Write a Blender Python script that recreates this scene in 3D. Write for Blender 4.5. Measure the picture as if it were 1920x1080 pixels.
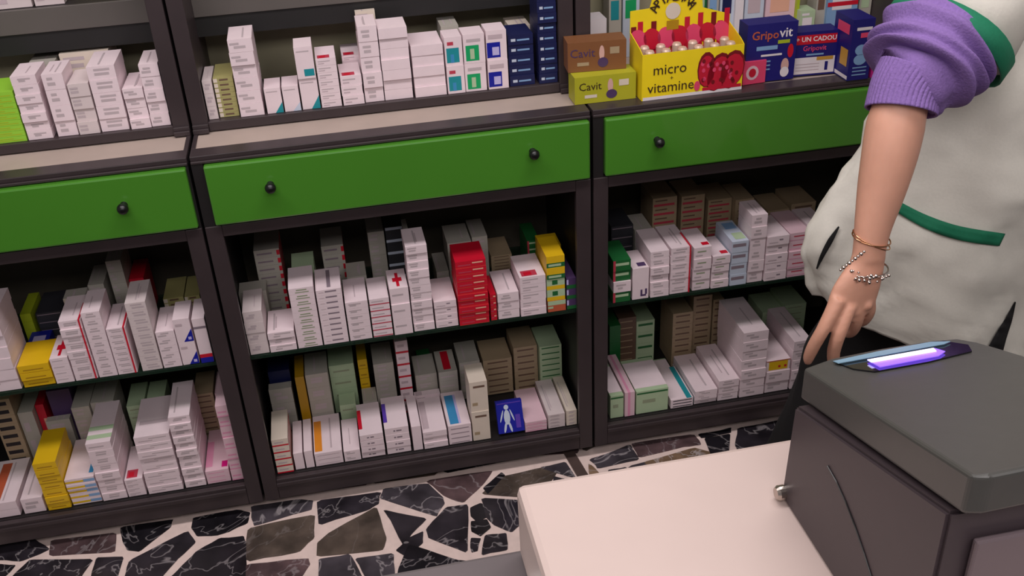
import bpy, bmesh, math, random
from mathutils import Vector, Matrix, Euler, noise
random.seed(7)
for o in list(bpy.data.objects): bpy.data.objects.remove(o)
SC = bpy.context.scene
COL = SC.collection
# ------------------------------------------------------------------ camera
CAM = Vector((0.304947, -1.973925, 1.718919))
ROT = Euler((1.0383, 0.0457, -0.1978), 'XYZ')
FPX = 1890.3
cd = bpy.data.cameras.new('camera'); cam = bpy.data.objects.new('camera', cd); COL.objects.link(cam)
cam.location = CAM; cam.rotation_euler = ROT
cd.sensor_width = 36; cd.lens = FPX / 1920 * 36; cd.clip_start = 0.05; cd.clip_end = 60
SC.camera = cam
# ------------------------------------------------------------------ world, lights, exposure
SC.view_settings.view_transform = 'Standard'; SC.view_settings.look = 'None'
SC.view_settings.exposure = 0.42; SC.view_settings.gamma = 1.0; SC.view_settings.use_curve_mapping = False
W = bpy.data.worlds.new('world'); SC.world = W; W.use_nodes = True
W.node_tree.nodes['Background'].inputs[0].default_value = (1.0, 0.93, 0.94, 1)
W.node_tree.nodes['Background'].inputs[1].default_value = 0.16
def area(name, loc, rot, sx, sy, e, col=(1, .95, .955)):
    l = bpy.data.lights.new(name, 'AREA'); l.shape = 'RECTANGLE'; l.size = sx; l.size_y = sy; l.energy = e; l.color = col
    o = bpy.data.objects.new(name, l); COL.objects.link(o); o.location = loc; o.rotation_euler = rot; return o
area('ceiling_lamp_light', (0.2, -0.75, 2.72), (math.radians(12), 0, 0), 2.6, 0.35, 27)
area('ceiling_lamp_light', (0.5, -2.6, 2.74), (math.radians(28), 0, 0), 3.0, 0.8, 34)
# ------------------------------------------------------------------ pixel <-> world helpers (points on real planes)
RM = ROT.to_matrix()
def bk(u, v, x=None, y=None, z=None):
    d = RM @ Vector(((u - 960) / FPX, -(v - 540) / FPX, -1))
    if x is not None: t = (x - CAM.x) / d.x
    elif y is not None: t = (y - CAM.y) / d.y
    else: t = (z - CAM.z) / d.z
    return CAM + d * t
RT = RM.transposed()
def pj(x, y, z):
    v = RT @ (Vector((x, y, z)) - CAM)
    return 960 + FPX * v.x / -v.z, 540 - FPX * v.y / -v.z
def solve_x(u, y, z):
    x = .4
    for _ in range(6):
        a = pj(x, y, z)[0]; b = pj(x + .01, y, z)[0]; x += .01 * (u - a) / (b - a)
    return x
def solve_z(v, x, y):
    z = .7
    for _ in range(6):
        a = pj(x, y, z)[1]; b = pj(x, y, z + .01)[1]; z += .01 * (v - a) / (b - a)
    return z
# ------------------------------------------------------------------ materials
def s2l(c):
    return tuple((x / 255 / 12.92) if x / 255 <= .04045 else ((x / 255 + .055) / 1.055) ** 2.4 for x in c)
MATS = {}
def mat(name, rgb, rough=.6, metal=0, spec=.5, noise_s=0, noise_a=0, bump=0, emit=0, coat=0, stretch=(1, 1, 1)):
    if name in MATS: return MATS[name]
    m = bpy.data.materials.new(name); m.use_nodes = True; nt = m.node_tree; b = nt.nodes['Principled BSDF']
    c = s2l(rgb)
    b.inputs['Base Color'].default_value = (*c, 1); b.inputs['Roughness'].default_value = rough
    b.inputs['Metallic'].default_value = metal; b.inputs['Specular IOR Level'].default_value = spec
    if coat: b.inputs['Coat Weight'].default_value = coat; b.inputs['Coat Roughness'].default_value = .08
    if emit:
        b.inputs['Emission Color'].default_value = (*c, 1); b.inputs['Emission Strength'].default_value = emit
    if noise_s:
        tc = nt.nodes.new('ShaderNodeTexCoord'); mp = nt.nodes.new('ShaderNodeMapping'); nz = nt.nodes.new('ShaderNodeTexNoise')
        mp.inputs['Scale'].default_value = stretch
        nz.inputs['Scale'].default_value = noise_s; nz.inputs['Detail'].default_value = 5
        nt.links.new(tc.outputs['Object'], mp.inputs[0]); nt.links.new(mp.outputs[0], nz.inputs[0])
        if noise_a:
            r = nt.nodes.new('ShaderNodeValToRGB')
            r.color_ramp.elements[0].position = .3; r.color_ramp.elements[1].position = .7
            r.color_ramp.elements[0].color = (*[k * (1 - noise_a) for k in c], 1)
            r.color_ramp.elements[1].color = (*[min(1, k * (1 + noise_a)) for k in c], 1)
            nt.links.new(nz.outputs[0], r.inputs[0]); nt.links.new(r.outputs[0], b.inputs['Base Color'])
        if bump:
            bp = nt.nodes.new('ShaderNodeBump'); bp.inputs['Strength'].default_value = bump; bp.inputs['Distance'].default_value = .004
            nt.links.new(nz.outputs[0], bp.inputs['Height']); nt.links.new(bp.outputs[0], b.inputs['Normal'])
    MATS[name] = m; return m
M_FRAME = mat('charcoal_laminate', (58, 48, 50), .42, noise_s=14, noise_a=.08)
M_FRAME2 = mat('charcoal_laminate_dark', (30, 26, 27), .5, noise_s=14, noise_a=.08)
M_INNER = mat('inner_brown_panel', (66, 60, 50), .7, noise_s=6, noise_a=.12)
M_UPBACK = mat('olive_back_panel', (150, 144, 118), .7, noise_s=5, noise_a=.15)
M_LEDGE = mat('beige_ledge', (178, 160, 150), .5, noise_s=9, noise_a=.06)
M_GREEN = mat('green_lacquer', (74, 136, 42), .25, spec=.5, coat=1, noise_s=3, noise_a=.04)
M_BLACK = mat('black_plastic', (14, 14, 15), .35)
def glass_mat(name, tint, trans):
    m = bpy.data.materials.new(name); m.use_nodes = True; nt = m.node_tree
    b = nt.nodes['Principled BSDF']; b.inputs['Base Color'].default_value = (*s2l((40, 60, 48)), 1); b.inputs['Roughness'].default_value = .08
    t = nt.nodes.new('ShaderNodeBsdfTransparent'); t.inputs[0].default_value = (*tint, 1)
    x = nt.nodes.new('ShaderNodeMixShader'); x.inputs[0].default_value = trans
    nt.links.new(b.outputs[0], x.inputs[1]); nt.links.new(t.outputs[0], x.inputs[2]); nt.links.new(x.outputs[0], nt.nodes['Material Output'].inputs[0])
    return m
M_GLASSEDGE = glass_mat('green_shelf_glass', (.72, .84, .76), .6)
M_GROUT = mat('cream_grout', (232, 208, 200), .8, noise_s=40, noise_a=.06, bump=.2)
# ------------------------------------------------------------------ mesh helpers
def newobj(name, bm, mats, parent=None, smooth=False, loc=None):
    me = bpy.data.meshes.new(name); bm.to_mesh(me); bm.free()
    for m in (mats if isinstance(mats, (list, tuple)) else [mats]): me.materials.append(m)
    if smooth:
        for p in me.polygons: p.use_smooth = True
    o = bpy.data.objects.new(name, me); COL.objects.link(o)
    if parent: o.parent = parent
    if loc: o.location = loc
    return o
def tag(o, label=None, cat=None, group=None, kind=None):
    if label: o['label'] = label
    if cat: o['category'] = cat
    if group: o['group'] = group
    if kind: o['kind'] = kind
    return o
def empty(name, loc, label, cat, group=None, rz=0):
    o = bpy.data.objects.new(name, None); COL.objects.link(o); o.location = loc; o.rotation_euler = (0, 0, rz); o.empty_display_size = .05
    return tag(o, label, cat, group)
def bx(bm, x0, x1, y0, y1, z0, z1, mi=0, bev=0):
    t = bmesh.new() if bev else bm
    vs = [t.verts.new((x, y, z)) for z in (z0, z1) for y in (y0, y1) for x in (x0, x1)]
    F = [(0, 2, 3, 1), (4, 5, 7, 6), (0, 1, 5, 4), (2, 6, 7, 3), (0, 4, 6, 2), (1, 3, 7, 5)]
    fs = [t.faces.new([vs[i] for i in f]) for f in F]
    for f in fs: f.material_index = mi
    if bev:
        bmesh.ops.bevel(t, geom=t.edges[:], offset=bev, segments=2, affect='EDGES', profile=.5)
        for f in t.faces: f.material_index = mi
        me = bpy.data.meshes.new('t'); t.to_mesh(me); t.free(); bm.from_mesh(me); bpy.data.meshes.remove(me)
    return fs
def quad(bm, pts, mi=0):
    f = bm.faces.new([bm.verts.new(p) for p in pts]); f.material_index = mi; return f
def prism(bm, pts, d, mi=0):
    """extrude polygon pts (list of Vector) by vector d"""
    a = [bm.verts.new(p) for p in pts]; b = [bm.verts.new(Vector(p) + Vector(d)) for p in pts]
    n = len(a); fs = [bm.faces.new(a), bm.faces.new(b[::-1])]
    for i in range(n): fs.append(bm.faces.new([a[i], b[i], b[(i + 1) % n], a[(i + 1) % n]]))
    for f in fs: f.material_index = mi
    bmesh.ops.recalc_face_normals(bm, faces=fs)
    return fs
def tube(bm, pts, rads, n=16, mi=0, up=Vector((0, 1, 0)), cap=True, fn=None):
    """loft through pts, rads = list of r or (ra, rb); fn(i, ang, r)->extra radius"""
    rings = []
    N = len(pts); pts = [Vector(p) for p in pts]
    for i, p in enumerate(pts):
        d = (pts[min(i + 1, N - 1)] - pts[max(i - 1, 0)]).normalized()
        a = up - d * up.dot(d); a.normalize(); b = d.cross(a)
        r = rads[i]; ra, rb = (r, r) if not isinstance(r, (tuple, list)) else r
        ring = []
        for k in range(n):
            t = 2 * math.pi * k / n; e = fn(i, t) if fn else 0
            ring.append(bm.verts.new(p + b * (math.cos(t) * (ra + e)) + a * (math.sin(t) * (rb + e))))
        rings.append(ring)
    for i in range(N - 1):
        for k in range(n):
            f = bm.faces.new([rings[i][k], rings[i][(k + 1) % n], rings[i + 1][(k + 1) % n], rings[i + 1][k]]); f.material_index = mi
    if cap:
        for r in (rings[0][::-1], rings[-1]):
            f = bm.faces.new(r); f.material_index = mi
    return rings
def resample(P, n):
    """Catmull-Rom through rows of floats"""
    out = []
    m = len(P)
    for i in range(n):
        t = i / (n - 1) * (m - 1); k = min(int(t), m - 2); f = t - k
        p0, p1, p2, p3 = P[max(k - 1, 0)], P[k], P[k + 1], P[min(k + 2, m - 1)]
        out.append([.5 * ((2 * b) + (-a + c) * f + (2 * a - 5 * b + 4 * c - d) * f * f + (-a + 3 * b - 3 * c + d) * f ** 3) for a, b, c, d in zip(p0, p1, p2, p3)])
    return out
def sphere(bm, c, r, mi=0, seg=12, sc=(1, 1, 1)):
    k = bmesh.ops.create_uvsphere(bm, u_segments=seg, v_segments=seg // 2 + 2, radius=r)
    fs = set()
    for v in k['verts']:
        v.co = Vector((v.co.x * sc[0], v.co.y * sc[1], v.co.z * sc[2])) + Vector(c)
        fs.update(v.link_faces)
    for f in fs: f.material_index = mi; f.smooth = True
def text_faces(body, size, bold=0):
    cu = bpy.data.curves.new('t', 'FONT'); cu.body = body; cu.size = size; cu.align_x = 'CENTER'; cu.align_y = 'CENTER'; cu.offset = bold
    cu.resolution_u = 2
    o = bpy.data.objects.new('t', cu); COL.objects.link(o)
    dg = bpy.context.evaluated_depsgraph_get(); dg.update()
    me = bpy.data.meshes.new_from_object(o.evaluated_get(dg)); bpy.data.objects.remove(o); bpy.data.curves.remove(cu)
    return me
def add_text(bm, body, size, mtx, mi, bold=0):
    me = text_faces(body, size, bold); me.transform(mtx)
    n0 = len(bm.faces); bm.from_mesh(me); bm.faces.ensure_lookup_table()
    for f in bm.faces[n0:]: f.material_index = mi
    bpy.data.meshes.remove(me)
def front_mtx(x, y, z, rz=0, tilt=0):   # text on a surface facing -y
    return Matrix.Translation((x, y, z)) @ Matrix.Rotation(tilt, 4, 'Y') @ Matrix.Rotation(rz, 4, 'Z') @ Matrix.Rotation(math.pi / 2, 4, 'X')

# ------------------------------------------------------------------ setting
CW = .837; ZT = .932; ZD = .797; ZB = .098; ZE = .036; ZM = .447; ZL = .945; YU = .135; YB = .40
bm = bmesh.new()
bx(bm, -3.2, 4.2, YB + .02, YB + .12, 0, 2.85)
tag(newobj('wall_back', bm, mat('wall_paint', (196, 188, 176), .8, noise_s=8, noise_a=.04)), kind='structure')
bm = bmesh.new(); bx(bm, -3.2, 4.2, -4.4, YB + .12, 2.85, 2.95)
tag(newobj('ceiling', bm, mat('ceiling_paint', (225, 220, 214), .9, noise_s=8, noise_a=.03)), kind='structure')

# floor: crazy paving, stones laid in cream grout
def stone_mat(name, rgb, vein):
    m = bpy.data.materials.new(name); m.use_nodes = True; nt = m.node_tree; b = nt.nodes['Principled BSDF']
    b.inputs['Roughness'].default_value = .3
    tc = nt.nodes.new('ShaderNodeTexCoord')
    n1 = nt.nodes.new('ShaderNodeTexNoise'); n1.inputs['Scale'].default_value = 13; n1.inputs['Detail'].default_value = 6
    n2 = nt.nodes.new('ShaderNodeTexNoise'); n2.inputs['Scale'].default_value = 7; n2.inputs['Detail'].default_value = 3; n2.inputs['Distortion'].default_value = 1.5
    nt.links.new(tc.outputs['Object'], n1.inputs[0]); nt.links.new(tc.outputs['Object'], n2.inputs[0])
    r1 = nt.nodes.new('ShaderNodeValToRGB'); c = s2l(rgb)
    r1.color_ramp.elements[0].position = .35; r1.color_ramp.elements[1].position = .7
    r1.color_ramp.elements[0].color = (*[k * .55 for k in c], 1); r1.color_ramp.elements[1].color = (*[k * 1.5 for k in c], 1)
    r2 = nt.nodes.new('ShaderNodeValToRGB'); cr = r2.color_ramp
    w = .012 + .01 * vein
    cr.elements[0].position = .5 - w; cr.elements[0].color = (0, 0, 0, 1)
    cr.elements[1].position = .5 + w; cr.elements[1].color = (0, 0, 0, 1)
    e = cr.elements.new(.5); e.color = (vein, vein, vein, 1)
    mx = nt.nodes.new('ShaderNodeMix'); mx.data_type = 'RGBA'
    nt.links.new(n1.outputs[0], r1.inputs[0]); nt.links.new(n2.outputs[0], r2.inputs[0])
    nt.links.new(r2.outputs[0], mx.inputs[0]); nt.links.new(r1.outputs[0], mx.inputs[6]); mx.inputs[7].default_value = (*s2l((200, 190, 192)), 1)
    nt.links.new(mx.outputs[2], b.inputs['Base Color'])
    return m
ST = [stone_mat('black_marble', (46, 41, 47), .4), stone_mat('umber_marble', (88, 76, 68), .12), stone_mat('slate_marble', (70, 64, 70), .5),
      stone_mat('violet_marble', (92, 72, 74), .3), stone_mat('ink_marble', (32, 29, 34), .35), stone_mat('ochre_marble', (122, 98, 78), .6)]
STONES = [  # (material, pixel outline) all on the floor plane
 (0, [(0,1005),(60,1012),(92,1030),(40,1052),(0,1048)]),
 (3, [(98,1014),(216,1000),(213,1035),(95,1042)]),
 (4, [(228,990),(322,975),(318,990),(262,1032),(240,1030),(232,1012)]),
 (0, [(60,1050),(172,1050),(148,1085),(20,1085)]), (0, [(0,1060),(28,1062),(10,1080),(0,1085)]),
 (0, [(182,1048),(230,1046),(218,1085),(172,1085)]),
 (0, [(245,1052),(350,998),(365,1018),(330,1050),(300,1085),(235,1085)]),
 (4, [(365,972),(440,958),(466,962),(462,982),(410,1003),(372,1004),(362,990)]),
 (4, [(412,1012),(455,1008),(460,1020),(460,1085),(318,1085),(345,1060),(372,1035)]),
 (2, [(474,950),(560,938),(585,940),(582,956),(480,985),(474,972)]),
 (1, [(466,992),(588,967),(586,1010),(560,1034),(464,1052)]),
 (1, [(597,1018),(620,1000),(705,952),(722,1012),(715,1032),(598,1042)]),
 (0, [(597,940),(712,924),(706,946),(690,955),(600,984)]),
 (3, [(464,1060),(575,1048),(578,1060),(560,1085),(464,1085)]),
 (2, [(600,1050),(655,1042),(680,1085),(600,1085)]),
 (2, [(668,1048),(735,1040),(738,1085),(690,1085)]),
 (2, [(720,918),(800,908),(828,934),(830,944),(816,968),(730,940),(716,935)]),
 (3, [(802,902),(922,884),(905,908),(868,942),(835,930)]),
 (0, [(720,958),(798,974),(770,1000),(756,1022),(735,978)]), (0, [(745,1032),(765,1012),(792,998),(790,1020),(762,1040)]),
 (0, [(836,954),(876,948),(876,1036),(806,1008),(802,992)]),
 (4, [(884,954),(900,946),(916,952),(918,966),(895,978),(884,968)]),
 (4, [(769,1022),(855,1052),(880,1052),(870,1075),(745,1085),(750,1068)]),
 (1, [(940,896),(1036,874),(1040,890),(1010,934),(905,926)]),
 (4, [(908,914),(940,888),(945,894),(916,926)]),
 (0, [(905,936),(1018,942),(1016,955),(985,974),(960,996),(930,985),(914,970)]),
 (4, [(884,980),(912,976),(918,990),(900,1004),(886,996)]), (0, [(884,1012),(900,1012),(895,1032),(884,1034)]),
 (0, [(910,1006),(948,1002),(950,1030),(905,1040)]),
 (2, [(1015,878),(1060,868),(1078,896),(1042,886)]),
 (2, [(1040,895),(1084,905),(1088,918),(1038,922)]), (0, [(1024,940),(1095,926),(1100,950),(1040,965),(1022,970)]),
 (2, [(1108,862),(1180,836),(1196,862),(1124,878)]),
 (3, [(1186,832),(1300,816),(1312,835),(1280,838),(1200,858)]),
 (5, [(1104,872),(1120,884),(1145,918),(1108,912)]), (3, [(1112,918),(1146,926),(1148,940),(1122,945)]),
 (2, [(1140,884),(1175,878),(1204,918),(1166,928)]), (2, [(1180,876),(1300,845),(1296,895),(1212,918)]),
 (5, [(1210,868),(1300,842),(1332,850),(1340,874),(1290,896),(1240,890)]),
 (4, [(1322,824),(1368,816),(1364,850),(1356,868),(1338,866)]), (4, [(1312,815),(1370,804),(1368,812),(1318,822)]),
 (0, [(1386,804),(1462,790),(1466,798),(1435,842),(1385,850),(1380,835)]),
 (4, [(1390,858),(1424,854),(1414,886),(1402,888)]), (4, [(1314,898),(1364,870),(1390,878),(1390,892),(1320,908)]),
 (4, [(1224,922),(1302,898),(1302,910),(1228,928)]),
]
bm = bmesh.new()
bx(bm, -3.2, 4.2, -4.4, YB + .12, -.1, 0, 0)
HB = []
for mi, P in STONES:
    w = [bk(u, v, z=0) for u, v in P]
    si = STONES.index((mi, P)); cc = sum(w, Vector()) / len(w); w = [cc + (p_ - cc) * (1 + .004 / max(.02, (p_ - cc).length)) for p_ in w]
    HB.append((min(p.x for p in w), max(p.x for p in w), min(p.y for p in w), max(p.y for p in w)))
    # round the outline a little with extra jittered points
    q = []
    for i, p in enumerate(w):
        n = w[(i + 1) % len(w)]
        for t in (0.06, .35, .65, .94):
            k = p.lerp(n, t); k = k + Vector((noise.noise(k * 40), noise.noise(k * 40 + Vector((5, 5, 5))), 0)) * .003
            q.append(Vector((k.x, k.y, .0005)))
    prism(bm, q, (0, 0, .0008 + si * .00003), 1 + mi)
# stones beyond the hand-laid strip: jittered courses
def cell(i, j):
    random.seed(i * 131 + j * 17); return (-3.1 + i * .17 + random.uniform(-.05, .05), -4.3 + j * .15 + random.uniform(-.045, .045))
for i in range(43):
    for j in range(31):
        P = [cell(i, j), cell(i + 1, j), cell(i + 1, j + 1), cell(i, j + 1)]
        cx = sum(p[0] for p in P) / 4; cy = sum(p[1] for p in P) / 4
        if cy > .25: continue
        bx0, bx1 = min(p[0] for p in P), max(p[0] for p in P); by0, by1 = min(p[1] for p in P), max(p[1] for p in P)
        if any(h[0] < bx1 - .03 and h[1] > bx0 + .03 and h[2] < by1 - .03 and h[3] > by0 + .03 for h in HB): continue
        q = []
        for k in range(4):
            a = Vector((*P[k], 0)); b = Vector((*P[(k + 1) % 4], 0)); c = Vector((cx, cy, 0))
            for t in (.05, .5, .95):
                z = a.lerp(b, t); z = c + (z - c) * .93; z.z = .0005; q.append(z)
        random.seed(i * 7 + j * 3); prism(bm, q, (0, 0, .0012), 1 + random.choice([0, 0, 4, 1, 2, 3]))
random.seed(11)
tag(newobj('floor', bm, [M_GROUT] + ST), kind='structure')
bm = bmesh.new()
a, b = bk(1052, 843, z=0), bk(1118, 955, z=0)
prism(bm, [Vector((p.x, p.y, .001)) for p in (a, b, b + Vector((.028, 0, 0)), a + Vector((.028, 0, 0)))], (0, 0, .003))
tag(newobj('trim_1', bm, mat('floor_strip_brown', (84, 68, 64), .45, noise_s=20, noise_a=.2)), kind='structure')

# ------------------------------------------------------------------ lower cabinets
names = {0: 'left', 1: 'middle', 2: 'right'}
clab = ['charcoal base cabinet at left with green drawer and open box shelves',
        'charcoal base cabinet in the middle with two-knob green drawer front',
        'charcoal base cabinet at right behind the person in the white coat']
ulab = ['charcoal upper shelf unit above the left base cabinet',
        'charcoal upper shelf unit above the middle cabinet holding white boxes',
        'charcoal upper shelf unit behind the blue and yellow counter display boxes']
KN = [[(-.62, None), (230, 392)], [(507, 353), (1002, 290)], [(1237, 268), (.62, None)]]
for c in range(3):
    X0 = (c - 1) * CW; X1 = X0 + CW; G = .003
    t = empty('base_cabinet', (X0 + CW / 2, .15, 0), clab[c], 'cabinet', 'charcoal base cabinets with green drawers')
    def P(name, mats, *boxes, par=t, bev=0, sm=False):
        bm = bmesh.new()
        for b_ in boxes: bx(bm, b_[0] - par_off.x, b_[1] - par_off.x, b_[2] - par_off.y, b_[3] - par_off.y, b_[4], b_[5], bev=bev)
        return newobj(name, bm, mats, par)
    par_off = Vector((X0 + CW / 2, .15, 0))
    P('side_panel', M_FRAME2, (X0 + G, X0 + .021, .012, YB, ZE, ZT - .002))
    P('side_panel', M_FRAME2, (X1 - .021, X1 - G, .012, YB, ZE, ZT - .002))
    P('back_panel', M_INNER, (X0 + .021, X1 - .021, YB - .012, YB, ZE, ZT - .002))
    P('bottom_panel', M_FRAME2, (X0 + .021, X1 - .021, .012, YB - .012, ZB - .022, ZB - .002))
    P('plinth', M_FRAME2, (X0 + .03, X1 - .03, .05, .07, 0.0, ZE + .02), )
    P('drawer_box', M_FRAME2, (X0 + .021, X1 - .021, .02, YB - .012, ZD - .012, ZD - .002))
    so = .034
    fr = P('face_frame', M_FRAME, (X0 + G, X0 + so + G, -.004, .012, ZE, ZD - .006), (X1 - so - G, X1 - G, -.004, .012, ZE, ZD - .006),
      (X0 + so + G, X1 - so - G, -.003, .012, ZE, ZB - .003), (X0 + so + G, X1 - so - G, -.003, .012, ZD - .032, ZD - .006), bev=.0015)
    # slanted inner lip of the bottom rail
    P('rail_lip', M_FRAME, (X0 + so + G, X1 - so - G, -.008, -.003, ZB - .022, ZB - .012), bev=.001)
    # upper stiles beside the drawer
    P('drawer_stile', M_FRAME2, (X0 + G, X0 + .026, -.002, .012, ZD - .006, ZT))
    P('drawer_stile', M_FRAME2, (X1 - .008, X1 - G, -.002, .012, ZD - .006, ZT))
    # glass shelf
    P('glass_shelf', [M_GLASSEDGE], (X0 + .022, X1 - .022, .016, YB - .03, ZM - .009, ZM - .001), bev=.001)
    # drawer
    bm = bmesh.new()
    xl = X0 + .027; xr = X1 - .007
    bx(bm, xl - par_off.x, xr - par_off.x, -.016 - .15, .012 - .15, ZD, ZT - .002, bev=.004)
    dr = newobj('drawer_front', bm, M_GREEN, t)
    for ku, kv in KN[c]:
        if kv is None: kx = par_off.x + (ku * .37 / .62); kz = ZD + .068
        else: p = bk(ku, kv, y=-.035); kx, kz = p.x, p.z
        bm = bmesh.new()
        sphere(bm, (kx - par_off.x, -.035 - .15, kz), .0115, 0, 16)
        tube(bm, [(kx - par_off.x, -.03 - .15, kz), (kx - par_off.x, -.015 - .15, kz)], [.006, .008], 12, up=Vector((0, 0, 1)))
        k = newobj('knob', bm, M_BLACK, dr); tag(k, 'small round black knob')
    # worktop with nosing
    wt = P('worktop', M_LEDGE, (X0 + .012, X1 - .012, .012, YB, ZT + .001, ZL))
    P('worktop_nosing', M_FRAME, (X0 + G, X1 - G, -.004, .012, ZT, ZT + .006), (X0 + G, X1 - G, .0, .045, ZT + .006, ZL + .003),
      (X0 + G, X0 + .012, .045, YB, ZT + .006, ZL + .003), (X1 - .012, X1 - G, .045, YB, ZT + .006, ZL + .003), bev=.0015)
    # ---------------- upper shelf unit
    u = empty('shelf_unit', (X0 + CW / 2, .26, ZL + .003), ulab[c], 'shelves', 'charcoal upper shelf units')
    par_off = Vector((X0 + CW / 2, .26, ZL + .003))
    def Q(name, mats, *boxes, bev=0):
        bm = bmesh.new()
        for b_ in boxes: bx(bm, b_[0] - par_off.x, b_[1] - par_off.x, b_[2] - .26, b_[3] - .26, b_[4] - par_off.z, b_[5] - par_off.z, bev=bev)
        return newobj(name, bm, mats, u)
    z0 = ZL + .003; ZU = .968
    for s in (0, 1):
        xa, xb = (X0 + G, X0 + .036) if s == 0 else (X1 - .036, X1 - G)
        Q('side_panel', M_FRAME, (xa, xb, YU, YB, z0, 1.95), bev=.0015)
        # moulded foot
        Q('stile_foot', M_FRAME, (xa, xb - 0, YU - .012, YU, z0, z0 + .010), (xa, xb, YU - .006, YU, z0 + .010, z0 + .018), bev=.001)
    Q('back_panel', M_UPBACK, (X0 + .036, X1 - .036, YB - .01, YB, z0, 1.95))
    if c < 2:
        Q('base_shelf', M_FRAME, (X0 + .036, X1 - .036, YU, YB - .01, z0, ZU), bev=.001)
    zs = 1.112 if c < 2 else 1.45
    Q('shelf', M_FRAME2, (X0 + .036, X1 - .036, .276, YB - .01, zs, zs + .093))
    Q('shelf_fascia', mat('taupe_fascia', (92, 86, 82), .5, noise_s=4, noise_a=.12), (X0 + .036, X1 - .036, .268, .276, zs + .043, zs + .093), bev=.001)
    Q('lower_band', mat('black_band', (24, 22, 22), .6), (X0 + .036, X1 - .036, .272, .276, zs, zs + .042))  # near-black band below the taupe strip, set slightly back
    Q('top_panel', M_FRAME2, (X0 + .036, X1 - .036, YU, YB - .01, 1.93, 1.95))

# ------------------------------------------------------------------ medicine boxes
C_ = dict(white=(234, 214, 219), white2=(216, 200, 200), cream=(220, 205, 190), grey=(178, 172, 162), pinkw=(226, 190, 200), green=(150, 205, 60), olive=(168, 160, 105),
          red=(200, 18, 44), pink=(225, 150, 180), navy=(22, 28, 74), blue=(18, 26, 150), yellow=(226, 182, 24), amber=(176, 132, 18), palegreen=(176, 196, 160), bluew=(196, 204, 220), brown=(110, 84, 70),
          tan=(168, 146, 118), dark=(50, 50, 56), purple=(78, 56, 96), magenta=(205, 20, 120), teal=(30, 140, 150), emerald=(20, 160, 95), ink=(190, 174, 178), inkd=(138, 122, 132), inkr=(190, 60, 80),
          orange=(228, 140, 40), sky=(60, 140, 190), skyl=(130, 165, 205), lime=(170, 185, 40), dgreen=(30, 100, 50), crease=(196, 176, 182), rust=(190, 90, 60), inkg=(150, 158, 130), violet=(90, 60, 170), lav=(190, 180, 225), black=(30, 28, 32), peach=(232, 175, 150))
def cm(k): return mat('card_' + k, C_[k], .45, noise_s=30, noise_a=.025)
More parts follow.
